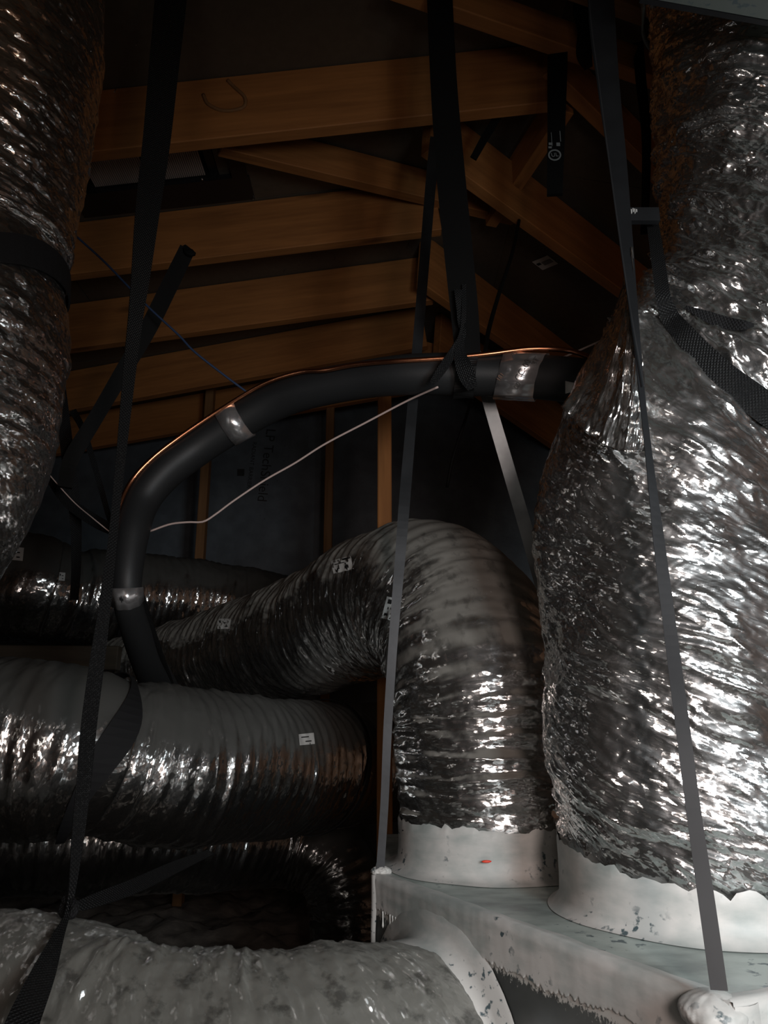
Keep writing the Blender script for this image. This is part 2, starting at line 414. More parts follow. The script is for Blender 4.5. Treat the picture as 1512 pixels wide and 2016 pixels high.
def webbing(name, col=(.02, .02, .021), rough=.55, scale=260.):
    m, nt, b = newmat(name); ln = nt.links.new
    uv = N_(nt, 'ShaderNodeUVMap')
    mp = N_(nt, 'ShaderNodeMapping'); mp.inputs['Rotation'].default_value = (0, 0, .78); ln(uv.outputs[0], mp.inputs[0])
    ck = N_(nt, 'ShaderNodeTexVoronoi', feature='F1', distance='CHEBYCHEV'); ck.inputs['Scale'].default_value = scale; ck.inputs['Randomness'].default_value = .12
    ln(mp.outputs[0], ck.inputs['Vector'])
    mr = N_(nt, 'ShaderNodeMapRange'); mr.inputs[1].default_value = .05; mr.inputs[2].default_value = .5; mr.inputs[3].default_value = 1; mr.inputs[4].default_value = 0
    ln(ck.outputs['Distance'], mr.inputs[0])
    bu = N_(nt, 'ShaderNodeBump'); bu.inputs['Strength'].default_value = .9; bu.inputs['Distance'].default_value = .0015
    ln(mr.outputs[0], bu.inputs['Height']); ln(bu.outputs[0], b.inputs['Normal'])
    b.inputs['Base Color'].default_value = (*col, 1); b.inputs['Roughness'].default_value = rough
    b.inputs['Specular IOR Level'].default_value = .3
    return m
def sheathing(name):
    m, nt, b = newmat(name); ln = nt.links.new
    tc = N_(nt, 'ShaderNodeTexCoord')
    n = N_(nt, 'ShaderNodeTexNoise'); n.inputs['Scale'].default_value = 45; n.inputs['Detail'].default_value = 5; ln(tc.outputs['Object'], n.inputs['Vector'])
    v = N_(nt, 'ShaderNodeTexVoronoi'); v.inputs['Scale'].default_value = 60; ln(tc.outputs['Object'], v.inputs['Vector'])
    cr = N_(nt, 'ShaderNodeValToRGB'); e = cr.color_ramp.elements
    e[0].color = (.10, .085, .065, 1); e[1].color = (.15, .128, .10, 1); ln(n.outputs['Fac'], cr.inputs[0]); ln(cr.outputs[0], b.inputs['Base Color'])  # brown tint puts the reflected timber colour into the sheathing
    b.inputs['Metallic'].default_value = .35; b.inputs['Roughness'].default_value = .55
    bu = N_(nt, 'ShaderNodeBump'); bu.inputs['Strength'].default_value = .3; bu.inputs['Distance'].default_value = .001
    ln(v.outputs['Distance'], bu.inputs['Height']); ln(bu.outputs[0], b.inputs['Normal'])
    return m
def face_board(name):
    """dark foil face of the plenum with brush marks of mastic below the painted seam (v = metres below the seam)"""
    m, nt, b = newmat(name); ln = nt.links.new
    uv = N_(nt, 'ShaderNodeUVMap'); sx = N_(nt, 'ShaderNodeSeparateXYZ'); ln(uv.outputs[0], sx.inputs[0])
    mp = N_(nt, 'ShaderNodeMapping'); mp.inputs['Scale'].default_value = (240, 110, 1); ln(uv.outputs[0], mp.inputs[0])
    n = N_(nt, 'ShaderNodeTexNoise'); n.inputs['Scale'].default_value = 1; n.inputs['Detail'].default_value = 6; n.inputs['Roughness'].default_value = .7; ln(mp.outputs[0], n.inputs['Vector'])
    t = math_(nt, 'SUBTRACT', math_(nt, 'ADD', .058, math_(nt, 'MULTIPLY', math_(nt, 'SUBTRACT', n.outputs['Fac'], .5), .05)), sx.outputs[1])
    mr = N_(nt, 'ShaderNodeMapRange'); mr.inputs[1].default_value = -.0012; mr.inputs[2].default_value = .0012; ln(t, mr.inputs[0])
    n2 = N_(nt, 'ShaderNodeTexNoise'); n2.inputs['Scale'].default_value = 7; n2.inputs['Detail'].default_value = 5; ln(uv.outputs[0], n2.inputs['Vector'])
    cr = N_(nt, 'ShaderNodeValToRGB'); e = cr.color_ramp.elements; e[0].position = .35; e[1].position = .7
    e[0].color = (.02, .022, .022, 1); e[1].color = (.10, .105, .10, 1); ln(n2.outputs['Fac'], cr.inputs[0])
    mx = N_(nt, 'ShaderNodeMix', data_type='RGBA'); ln(mr.outputs[0], mx.inputs[0]); ln(cr.outputs[0], mx.inputs[6]); mx.inputs[7].default_value = (.50, .49, .46, 1)
    ln(mx.outputs[2], b.inputs['Base Color']); b.inputs['Roughness'].default_value = .45
    return m

M_sheathB = simple('blue_grey_sheathing', (.11, .13, .15), .5, metal=.2, bump=.3, bscale=80, var=.15)
M_foilR = foil('foil_right', skew=.38, dust=.3, base=.84, rough=.15, bump=1.3, broad=.13, dust_lo=.35, dust_hi=.95, stretch=8)
M_foilC = foil('foil_center', fine=.7, skew=.06, dust=.96, base=.8, rough=.15, bump=1.4, dustcol=(.20, .19, .17), dust_lo=.12, dust_hi=.5, spots=.6)
M_foilL = foil('foil_left', skew=.15, dust=.06, base=.66, rough=.17, bump=1.3, scrim=1.6)
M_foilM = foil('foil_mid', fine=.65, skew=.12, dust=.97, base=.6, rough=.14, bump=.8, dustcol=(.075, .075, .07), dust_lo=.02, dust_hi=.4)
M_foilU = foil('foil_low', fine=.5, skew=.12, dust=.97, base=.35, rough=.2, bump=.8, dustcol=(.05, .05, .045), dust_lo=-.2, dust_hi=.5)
M_foilB = foil('foil_bottom', skew=-.2, dust=.6, base=.75, rough=.25, bump=1.4, dustcol=(.24, .24, .215), spots=.75, dust_lo=-.1, dust_hi=.45, scrim=.5)
M_foilP = foil('foil_patch', skew=.9, dust=.25, base=.85, rough=.12, bump=1.0, stretch=5)
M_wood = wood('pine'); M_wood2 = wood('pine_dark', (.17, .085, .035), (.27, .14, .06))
M_wood3 = wood('pine_dimmed', (.035, .026, .018), (.06, .045, .03))  # pine darkened so the low joist's dim light sits in its colour
M_sheath = sheathing('radiant_barrier_sheathing')
M_foam = simple('black_pipe_foam', (.017, .018, .019), .5, bump=.1, bscale=500, spec=.4)
M_foam2 = simple('black_foam_matte', (.005, .005, .005), .7, bump=.2, bscale=300, spec=.15)
M_web = webbing('black_webbing', (.010, .010, .011), .75); M_web2 = webbing('grey_black_webbing', (.007, .0073, .0078), .55)
M_galv = simple('galvanized_steel', (.035, .037, .04), .5, metal=.4, bump=.06, bscale=120, var=.22)  # near-black base puts the strap's backlit shade into the colour
M_galvd = simple('dull_shaded_steel', (.012, .013, .0145), .5, spec=.25, var=.2)  # darker strap steel, with the backlit shade held in its base colour
M_galvb = simple('bright_steel', (.30, .32, .33), .4, metal=.7, var=.25)
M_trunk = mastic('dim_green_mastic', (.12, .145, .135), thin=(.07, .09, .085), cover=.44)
M_copper = simple('copper', (.72, .30, .16), .25, metal=1, var=.15)
M_wire = simple('pale_wire', (.55, .42, .38), .45); M_blue = simple('blue_wire', (.03, .055, .12), .45)
M_brown = simple('brown_wire', (.20, .09, .04), .5)
M_white = mastic('white_mastic', (.56, .545, .52), thin=(.33, .36, .345), cover=.50, axis=(.35, .35, 1))
M_green = mastic('thin_green_mastic', (.40, .45, .42), thin=(.17, .20, .19), cover=.50, soft=.14, axis=(.25, .6, 1))
M_face = face_board('plenum_face')
M_tape = simple('aluminium_tape', (.76, .75, .76), .24, metal=.85, bump=.5, bscale=40)
M_label = simple('paper_label', (.62, .62, .60), .6); M_ink = simple('black_ink', (.015, .015, .015), .6)
M_inkg = simple('grey_print', (.22, .23, .23), .6); M_red = simple('red_mark', (.75, .05, .02), .5)
M_black = simple('black_plastic', (.012, .012, .013), .4); M_screen = simple('vent_screen', (.42, .34, .30), .6)
M_ins = simple('blown_insulation', (.16, .14, .12), .95, bump=1, bscale=60, var=.4)
M_nail = simple('nail_steel', (.6, .6, .6), .25, metal=1)
M_gyp = simple('brown_panel', (.45, .25, .15), .7, var=.3)

# ================================================================== setting
ZR = EZ + 1.70; XR = .45
def roofz(x): return ZR + .13 * (x - XR) if x < XR else ZR - .20 * (x - XR)
X0, X1, Y0, Y1 = -2.4, 1.8, -1.5, 3.75
def lumpy(name, x0, x1, y0, y1, n, mat, kind):
    g = np.linspace(0, 1, n); X, Y = np.meshgrid(x0 + (x1 - x0) * g, y0 + (y1 - y0) * g)
    Z = .07 * pn(X * 3, Y * 3, 3) + .04 * pn(X * 9, Y * 9, 4) + .02 * pn(X * 25, Y * 25, 5) + .03
    v = np.stack([X, Y, Z], -1).reshape(-1, 3)
    i = np.arange(n - 1)[:, None]; j = np.arange(n - 1)[None, :]
    f = np.stack([i * n + j, i * n + j + 1, (i + 1) * n + j + 1, (i + 1) * n + j], -1).reshape(-1, 4)
    return tag(obj(name, v, f, mat), kind=kind)
lumpy('floor', X0, X1, Y0, Y1, 150, M_ins, 'structure')
# roof deck, built panel by panel under one ceiling
ceil = bpy.data.objects.new('ceiling', None); COL.objects.link(ceil); tag(ceil, kind='structure')
def deck_panel(xa, xb, ya, yb):
    v = []
    for (x, y) in ((xa, ya), (xb, ya), (xb, yb), (xa, yb)):
        v.append((x, y, roofz(x)))
    for (x, y) in ((xa, ya), (xb, ya), (xb, yb), (xa, yb)):
        v.append((x, y, roofz(x) + .012))
    f = [(0, 1, 2, 3), (7, 6, 5, 4), (0, 4, 5, 1), (1, 5, 6, 2), (2, 6, 7, 3), (3, 7, 4, 0)]
    obj('sheathing_panel', v, f, M_sheath, ceil, False)
VX0, VX1, VY0, VY1 = -.92, -.43, 1.69, 2.07       # roof vent opening
ys = [-1.5, -.28, .94, 1.68, 2.08, 3.0, 3.75]
for k in range(len(ys) - 1):
    a, b = ys[k] + .0015, ys[k + 1] - .0015
    if k == 3:
        for xa, xb in ((X0, VX0), (VX1, XR)): deck_panel(xa + .0015, xb, a, b)
    else:
        deck_panel(X0, -1.1, a, b); deck_panel(-1.097, XR - .001, a, b)
    deck_panel(XR, 1.3, a, b); deck_panel(1.303, X1, a, b)
def wall(name, a, b, mat, t=.02):
    (xa, ya), (xb, yb) = a, b
    n = Vector((yb - ya, xa - xb, 0)).normalized() * t
    pts = [(xa, ya), ((XR), ya) if (ya == yb) else (xb, yb), (xb, yb)] if ya == yb else [(xa, ya), (xb, yb)]
    v, f = [], []
    for (x, y) in pts:
        for off in (0, 1):
            v.append((x + n.x * off, y + n.y * off, 0)); v.append((x + n.x * off, y + n.y * off, roofz(x)))
    m = len(pts)
    for i in range(m - 1):
        o_ = i * 4; q = o_ + 4
        f += [(o_, q, q + 1, o_ + 1), (o_ + 2, o_ + 3, q + 3, q + 2), (o_ + 1, q + 1, q + 3, o_ + 3)]
    return tag(obj(name, v, f, mat, None, False), kind='structure')
wall_back = wall('wall_back', (X0, Y1), (X1, Y1), M_sheathB)
wall('wall_left', (X0, Y1), (X0, Y0), M_sheath); wall('wall_right', (X1, Y0), (X1, Y1), M_gyp)
wall('wall_front', (X1, Y0), (X0, Y0), M_gyp)

# rafters: left slope, one behind the other
labs = ['nearest broad pine rafter crossing above the black roof vent, with a dark J-shaped mark',
        'second pine rafter, running just behind the black roof vent',
        'third pine rafter from the camera on the left roof slope',
        'fourth pine rafter from the camera on the left roof slope',
        'farthest pine rafter on the left, just above the black insulated pipe arch']
RH = .185
for k, (D, yaw) in enumerate([(1.6, 0), (2.08, .03), (2.5, .08), (2.86, .3), (3.3, .3)]):
    xa, xb = -2.1, (.42 if k == 0 else .17)
    if k == 0:
        beam('rafter', (xa, D + .02, roofz(xa) - RH / 2 - .002), (xb, D + .02, roofz(xb) - RH / 2 - .002), .038, RH, M_wood, labs[k], 'rafter', 'rafters on the left roof slope')
    else:
        beam('rafter', (xa, D + yaw + .02, roofz(xa) - RH / 2 - .002), (xb, D + .02, roofz(xb) - RH / 2 - .002), .038, RH, M_wood, labs[k], 'rafter', 'rafters on the left roof slope')
beam('rafter', (-2.1, .9, roofz(-2.1) - RH / 2 - .002), (XR, .9, roofz(XR) - RH / 2 - .002), .038, RH, M_wood, 'pine rafter of the left slope out of view above the camera', 'rafter', 'rafters on the left roof slope')

def pbeam(a, b, wpx, depth, label, mat=M_wood, drop=.004, group=None):
    """board hung right under the roof deck between two places of the photo"""
    def solve(px, py):
        r = ray(px, py); D = 2.0
        for _ in range(12):
            z = roofz(r.x / r.y * D) - EZ - wpx * mpp(py, D) / 2 - drop
            D = .5 * D + .5 * z * r.y / r.z
        return EYE + r * (D / r.y)
    p0, p1 = solve(*a), solve(*b); py = (a[1] + b[1]) / 2; D = (p0.y + p1.y) / 2
    return beam('roof_beam', p0, p1, depth, wpx * mpp(py, D), mat, label, 'beam', group)
pbeam((430, 268), (1010, 412), 66, .038, 'pine board running from the vent corner down right behind the wide black pipe')
pbeam((840, 250), (1290, 590), 108, .038, 'broad pine hip board slanting down right, just above the paper sticker')
pbeam((830, 515), (1260, 830), 96, .038, 'pine board slanting down right just above the copper line')
pbeam((860, 670), (1260, 960), 100, .038, 'dim pine board slanting down right below the insulated pipe', M_wood, .02)
pbeam((1115, 190), (965, 420), 70, .038, 'short pine web board slanting down left behind the printed black strap', M_wood, .03)
pbeam((1080, 110), (1330, 360), 84, .038, 'pine board slanting down right behind the tall right metal strap')
pbeam((760, -45), (1400, 180), 66, .038, 'highest pine board crossing the top right of the view', M_wood, .02)
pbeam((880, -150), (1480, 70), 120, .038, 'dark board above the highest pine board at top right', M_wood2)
beam('roof_beam', P(415, 592, 2.98), P(920, 720, 3.04), .038, .055 * 2, M_wood, 'pine brace slanting down right across the far rafters', 'beam')
# posts
def post(px, D, ytop, wd, dp, label, mat=M_wood, ang=0.):
    t = P(px, ytop, D); b_ = Vector((t.x, t.y, .03))
    return beam('timber_post', b_, t, dp, wd, mat, label, 'post', None, ang)
post(757, 1.99, 738, .062, .038, 'upright pine stud passing behind the arched foil duct', ang=math.pi / 2 * 0)
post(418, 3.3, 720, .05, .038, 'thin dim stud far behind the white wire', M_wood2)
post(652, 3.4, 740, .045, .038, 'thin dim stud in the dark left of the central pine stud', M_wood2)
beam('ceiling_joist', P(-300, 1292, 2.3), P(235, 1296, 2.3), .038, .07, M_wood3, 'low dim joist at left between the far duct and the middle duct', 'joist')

# far wall print
def text_mesh(name, s, size, mat, M, parent=None, ext=.0004):
    cu = bpy.data.curves.new(name, 'FONT'); cu.body = s; cu.size = size; cu.extrude = ext
    cu.align_x = 'CENTER'; cu.align_y = 'CENTER'
    o = bpy.data.objects.new(name, cu); me = bpy.data.meshes.new_from_object(o)
    bpy.data.objects.remove(o)
    o = bpy.data.objects.new(name, me); COL.objects.link(o); me.materials.append(mat)
    if parent:
        M = Matrix.Translation(-wloc(parent)) @ M
        o.parent = parent
    o.matrix_local = M
    return o
def basis(c, X, Y):
    X = X.normalized(); Z = X.cross(Y).normalized(); Y = Z.cross(X)
    m = Matrix((X, Y, Z)).transposed().to_4x4(); m.translation = c; return m
cW = P(524, 915, Y1 - .022)
text_mesh('lettering', 'LP TechShield', .070, M_ink, basis(cW, Vector((-.08, 0, -1)), Vector((1, 0, -.08))), wall_back)
text_mesh('lettering', 'RADIANT BARRIER', .03, M_ink, basis(cW + Vector((-.075, 0, 0)), Vector((-.08, 0, -1)), Vector((1, 0, -.08))), wall_back)
c = P(474, 930, Y1 - .023); v, f = boxv(c.x - .018, c.x + .018, c.y - .001, c.y + .002, c.z - .018, c.z + .018)
obj('printed_square', v, f, M_ink, wall_back, False)
# dark J mark burnt into the nearest rafter
jm = cable('rafter_mark', [(400, 186, 1.599), (410, 205, 1.599), (440, 218, 1.599), (478, 212, 1.599), (482, 192, 1.599), (462, 172, 1.599), (448, 158, 1.599)], .0045, M_wood2, None, 40)
tag(jm.o, 'curved dark scar like a J on the nearest rafter', 'scar')
# paper sticker on the deck
# nails through the deck
for (px, py) in [(272, 82), (230, 172), (500, 385), (640, 290), (795, 270), (715, 130), (860, 212), (1020, 495), (1035, 505), (800, 460), (805, 478), (660, 505), (590, 520), (560, 530), (725, 575), (940, 520), (1100, 630), (1170, 445), (1185, 640)]:
    r = ray(px, py); tt = (ZR - EZ - .02) / r.z
    for _ in range(4): tt = (roofz(r.x * tt) - EZ) / r.z
    p = EYE + r * tt
    if p.y > Y1: continue
    L = .012 + .012 * rnd.random(); a = rnd.uniform(-.5, .5)
    q = p + Vector((math.sin(a) * .008, -.004, -L))
    tube('nail_tip', [[*(p + Vector((0, 0, .004))), .0013], [*((p + q) / 2), .0012], [*q, .0004]], M_nail, ceil, nu=6, ns=5, plain=True)
for (px, py) in [(558, 908), (588, 910), (545, 947), (512, 1015), (520, 1022), (322, 1012), (604, 862), (560, 878), (925, 958), (782, 890)]:
    p = P(px, py, Y1 - .021)
    tube('nail_tip', [[*(p + Vector((0, .004, 0))), .002], [*(p + Vector((.004, -.012, -.002))), .002], [*(p + Vector((.008, -.028, -.004))), .0008]], M_nail, wall_back, nu=6, ns=5, plain=True)

# ------------------------------------------------------------------ roof vent
vent = empty('roof_vent', ((VX0 + VX1) / 2, (VY0 + VY1) / 2, roofz(-.6)), 'black plastic roof vent box with two mesh screens between the nearest rafters', 'vent')
def roofbox(name, xa, xb, ya, yb, z0, z1, mat, parent):
    v = [(x, y, roofz(x) + z) for z in (z0, z1) for (x, y) in ((xa, ya), (xb, ya), (xb, yb), (xa, yb))]
    f = [(0, 3, 2, 1), (4, 5, 6, 7), (0, 1, 5, 4), (1, 2, 6, 5), (2, 3, 7, 6), (3, 0, 4, 7)]
    return obj(name, v, f, mat, parent, False)
roofbox('frame_side', VX0 - .02, VX1 + .02, VY1 - .10, VY1 + .005, -.006, .10, M_black, vent)
roofbox('frame_side', VX0 - .02, VX1 + .02, VY0 - .02, VY0 + .02, -.006, .10, M_black, vent)
roofbox('frame_side', VX0 - .02, VX0 + .02, VY0 + .02, VY1 - .10, -.006, .10, M_black, vent)
roofbox('frame_side', VX1 - .03, VX1 + .015, VY0 + .02, VY1 - .10, -.006, .10, M_black, vent)
roofbox('vent_top', VX0 - .02, VX1 + .02, VY0 - .02, VY1 + .02, .10, .105, M_black, vent)
roofbox('divider', -.70, -.67, VY0 + .02, VY1 - .10, .02, .10, M_black, vent)
roofbox('divider', -.53, -.505, VY0 + .02, VY1 - .10, .02, .10, M_black, vent)
for xa, xb in ((VX0 + .05, -.705), (-.665, -.535)):
    v, f = [], []
    n = int((xb - xa) / .006)
    for i in range(n):
        x = xa + i * .006
        b0 = len(v)
        for z in (.012, .015):
            for (xx, yy) in ((x, VY0 + .03), (x + .004, VY0 + .03), (x + .004, VY1 - .105), (x, VY1 - .105)): v.append((xx, yy, roofz(xx) + z))
        f += [tuple(b0 + t for t in q) for q in ((0, 3, 2, 1), (4, 5, 6, 7), (0, 1, 5, 4), (1, 2, 6, 5), (2, 3, 7, 6), (3, 0, 4, 7))]
    tag(obj('mesh_screen', v, f, M_screen, vent, False), kind='stuff')
roofbox('backing_panel', -.50, -.462, VY0 + .02, VY1 - .10, .012, .02, M_sheath, vent)
for px, py in ((193, 383), (398, 353)):
    r = ray(px, py); tt = (roofz(-.6) + .0 - EZ) / r.z; p = EYE + r * tt
    bm = bmesh.new(); bmesh.ops.create_icosphere(bm, subdivisions=2, radius=.004, matrix=Matrix.Translation(p)); bmobj('screw', bm, M_nail, vent, True)

# ================================================================== ducts
def duct(label, cat='duct', base=None, name='flexible_duct'):
    return empty(name, base, label, cat)
def rel(x, y, z, r): return [x, y, EZ + z, r]

# --- right big duct
dR = duct('large bright crinkled foil duct rising along the right edge from a white collar', base=(.42, 1.12, EZ - .2))
ptsR = [rel(.425, 1.12, -.232, .172), rel(.426, 1.12, -.20, .177), rel(.428, 1.12, -.13, .192), rel(.425, 1.12, .0, .196), rel(.425, 1.12, .15, .196), rel(.43, 1.12, .30, .194), rel(.455, 1.12, .41, .190),
        rel(.515, 1.12, .50, .184), rel(.575, 1.12, .60, .172), rel(.615, 1.12, .69, .162), rel(.65, 1.12, .79, .182), rel(.68, 1.12, .92, .196), rel(.695, 1.12, 1.15, .198), rel(.70, 1.12, 1.40, .195)]
tR = tube('foil_jacket', ptsR, M_foilR, dR, nu=440, ns=660, seed=11, big=.0065, mid=.0030, fine=.0012, skew=.38, wl=.034, stretch=9, coil=.0003, lump=.022, gather=1.5, zamp=([EZ - .2, EZ + .1, EZ + .35, EZ + .5, EZ + 1.3], [1.1, 1.25, 1.4, 2.1, 1.8]))
# --- arched centre duct
dC = duct('arched foil duct rising from the smaller white collar and bending left over the stud', base=(.185, 1.43, EZ - .2))
def pr(px, py, D, r): return [*P(px, py, D), r]
ptsC = [rel(.185, 1.43, -.215, .152), rel(.185, 1.43, -.14, .163), rel(.180, 1.44, -.02, .163), rel(.168, 1.46, .08, .165), pr(905, 1240, 1.52, .168), pr(838, 1180, 1.62, .168), pr(745, 1188, 1.76, .163),
        pr(660, 1228, 1.90, .158), pr(560, 1262, 2.08, .154), pr(450, 1290, 2.28, .147), pr(340, 1318, 2.44, .14), pr(220, 1350, 2.56, .14)]
tC = tube('foil_jacket', ptsC, M_foilC, dC, nu=320, ns=620, seed=31, big=.0046, mid=.0022, fine=.001, skew=.05, wl=.026, stretch=7, coil=.0014, pitch=.03, lump=.010, gather=2.2)
# --- middle left duct
dM = duct('middle grey-topped foil duct crossing the left side below the arched duct', base=P(190, 1640, 1.6))
ptsM = [pr(-260, 1470, 1.52, .168), pr(-60, 1470, 1.52, .170), pr(90, 1472, 1.54, .168), pr(170, 1478, 1.56, .158), pr(205, 1484, 1.58, .148), pr(240, 1492, 1.60, .154), pr(330, 1505, 1.66, .160), pr(450, 1510, 1.78, .158), pr(590, 1508, 1.98, .156), pr(735, 1500, 2.22, .158), pr(880, 1490, 2.45, .158)]
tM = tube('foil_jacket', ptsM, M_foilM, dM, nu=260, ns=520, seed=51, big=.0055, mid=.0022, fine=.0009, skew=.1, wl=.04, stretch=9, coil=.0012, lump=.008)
# --- upper left duct
dL = duct('crinkled foil duct hanging along the upper left edge', base=P(-60, 700, 1.1))
ptsL = [pr(-20, -220, 1.05, .19), pr(-20, -60, 1.06, .192), pr(-30, 120, 1.07, .19), pr(-62, 300, 1.08, .186), pr(-92, 470, 1.09, .180), pr(-98, 560, 1.09, .172), pr(-104, 660, 1.10, .182), pr(-140, 820, 1.11, .186), pr(-185, 960, 1.12, .184), pr(-270, 1090, 1.14, .18), pr(-400, 1190, 1.16, .18)]
tL = tube('foil_jacket', ptsL, M_foilL, dL, nu=280, ns=460, seed=71, big=.0038, mid=.0024, fine=.0014, skew=.15, wl=.03, stretch=5, coil=.0008, pitch=.03, lump=.008, start=(-.7, .7, .05))
# --- bottom foreground duct
dB = duct('dusty spotted foil duct lying across the bottom left, joined to the side collar', base=(-.4, 1.1, EZ - .6))
ptsB = [rel(.055, 1.157, -.452, .150), rel(.02, 1.135, -.452, .158), rel(-.06, 1.095, -.455, .168), rel(-.19, 1.06, -.455, .168), rel(-.33, 1.06, -.440, .168), rel(-.45, 1.09, -.420, .172), rel(-.62, 1.13, -.425, .168), rel(-.80, 1.17, -.43, .17), rel(-1.1, 1.2, -.43, .17)]
tB = tube('foil_jacket', ptsB, M_foilB, dB, nu=300, ns=440, seed=91, big=.006, mid=.003, fine=.0012, skew=-.3, wl=.036, stretch=4, coil=.0008, lump=.014)
# --- far duct behind
dF = duct('far dark foil duct running behind the black pipe at left', base=P(300, 1260, 2.6))
ptsF = [pr(-220, 1140, 2.72, .20), pr(30, 1155, 2.76, .20), pr(100, 1165, 2.8, .19), pr(140, 1172, 2.84, .17), pr(180, 1176, 2.88, .185), pr(300, 1178, 3.0, .175), pr(470, 1195, 3.18, .17), pr(620, 1218, 3.3, .165), pr(760, 1240, 3.4, .16)]
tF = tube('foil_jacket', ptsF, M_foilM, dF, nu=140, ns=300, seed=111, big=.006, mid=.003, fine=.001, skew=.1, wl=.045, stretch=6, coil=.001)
# --- low duct under the middle one
dU = duct('low dark foil duct seen beneath the middle duct, bending down near the stud', base=P(300, 1750, 2.3))
ptsU = [pr(-300, 1645, 2.1, .15), pr(0, 1645, 2.15, .15), pr(250, 1645, 2.25, .15), pr(450, 1650, 2.4, .14), pr(560, 1660, 2.5, .125), pr(640, 1690, 2.5, .12), pr(680, 1760, 2.48, .115), pr(690, 1850, 2.46, .115), pr(690, 1960, 2.45, .115)]
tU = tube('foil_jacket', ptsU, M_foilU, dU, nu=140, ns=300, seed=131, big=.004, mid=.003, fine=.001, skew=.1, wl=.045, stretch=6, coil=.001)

# duct labels (paper stickers): small grids laid on the jacket
def sticker(t, px, py, wpx, hpx, ang, parent, marks=((-.3, -.2, .2, .25), (.1, -.1, .3, .1), (.15, .25, .25, .1)), lift=.0015, name='paper_sticker'):
    ca, sa = math.cos(ang), math.sin(ang)
    def grid(u0, u1, v0, v1, mat, nm, lf, nx=8, ny=5, par=None):
        vs_, fs = [], []
        for j in range(ny + 1):
            for i in range(nx + 1):
                a = (u0 + (u1 - u0) * i / nx) * wpx; b = (v0 + (v1 - v0) * j / ny) * hpx
                h = hit(t.bvh, px + a * ca - b * sa, py + a * sa + b * ca, lf)
                if h is None: return None
                vs_.append(h)
        n = len(vs_); vd = [(p - (EYE - p).normalized() * .0004) for p in vs_]
        vs_ += vd
        for j in range(ny):
            for i in range(nx):
                q = j * (nx + 1) + i
                fs.append((q, q + nx + 1, q + nx + 2, q + 1)); fs.append((n + q, n + q + 1, n + q + nx + 2, n + q + nx + 1))
        return obj(nm, vs_, fs, mat, par or parent, True)
    o = grid(-.5, .5, -.5, .5, M_label, name, lift)
    if o is None: return
    for (u, v, du, dv) in marks:
        grid(u - du / 2, u + du / 2, v - dv / 2, v + dv / 2, M_ink, 'print_mark', lift + .0008, 3, 2, o)
sticker(tC, 673, 1112, 40, 26, -.25, dC, ((0, -.38, .8, .14), (0, -.15, .7, .06), (-.3, .25, .15, .2), (.2, .2, .2, .25)))
sticker(tC, 767, 1198, 22, 44, .25, dC, ((0, -.3, .6, .2), (.1, 0, .6, .1), (-.2, .3, .3, .12)))
sticker(tC, 441, 1228, 26, 20, .0, dC)
sticker(tM, 604, 1455, 30, 22, -.1, dM, ((-.1, -.2, .5, .1), (.1, .2, .4, .1)))
sticker(tF, 32, 1090, 28, 26, .1, dF)
sticker(tF, 122, 1135, 12, 16, .1, dF)
# foil joint bands on the arched duct
def sat(t, px, py):
    h = hit(t.bvh, px, py, 0)
    d = np.linalg.norm(t.c - np.array(h), axis=1); return t.s[int(np.argmin(d))]

# ------------------------------------------------------------------ gathered foil flap on the right duct
def grid_obj(name, fn, nu, nv, mat, parent, uvs=(.3, .4), thick=0):
    vs_, fs, uv = [], [], []
    for j in range(nv + 1):
        for i in range(nu + 1):
            vs_.append(fn(i / nu, j / nv)); uv.append((i / nu * uvs[0], j / nv * uvs[1]))
    for j in range(nv):
        for i in range(nu):
            q = j * (nu + 1) + i; fs.append((q, q + nu + 1, q + nu + 2, q + 1))
    o = obj(name, vs_, fs, mat, parent, True, uv)
    if thick:
        md = o.modifiers.new('solid', 'SOLIDIFY'); md.thickness = thick
    return o
def lerp(a, b, t): return a + (b - a) * t
def poly(pts, t):
    k = t * (len(pts) - 1); i = min(int(k), len(pts) - 2); f = k - i
    return [lerp(pts[i][c], pts[i + 1][c], f) for c in range(len(pts[0]))]
Lf = [(1232, 486), (1226, 560), (1195, 650), (1160, 725), (1104, 800)]
Rt = [(1246, 486), (1252, 580), (1262, 680), (1272, 780), (1276, 888)]
def flap(u, v):
    a, b = poly(Lf, v), poly(Rt, v)
    px = lerp(a[0], b[0], u); py = lerp(a[1], b[1], u) + 55 * math.sin(u * math.pi) * max(0, v - .6) * 1.5
    D0 = lerp(1.04, .90, u) - .05 * math.sin(u * math.pi)
    D0 += .008 * math.sin(u * 26 + v * 5) * v + .02 * (1 - v)
    n = float(pn(np.array([u * 9.0]), np.array([v * 3.0]), 5)[0]); n2 = float(pn(np.array([u * 30.0]), np.array([v * 14.0]), 6)[0])
    return P(px, py, D0 + .02 * n * v + .006 * n2)
grid_obj('foil_flap', flap, 60, 110, M_foilP, dR, (.18, .38), .0008)
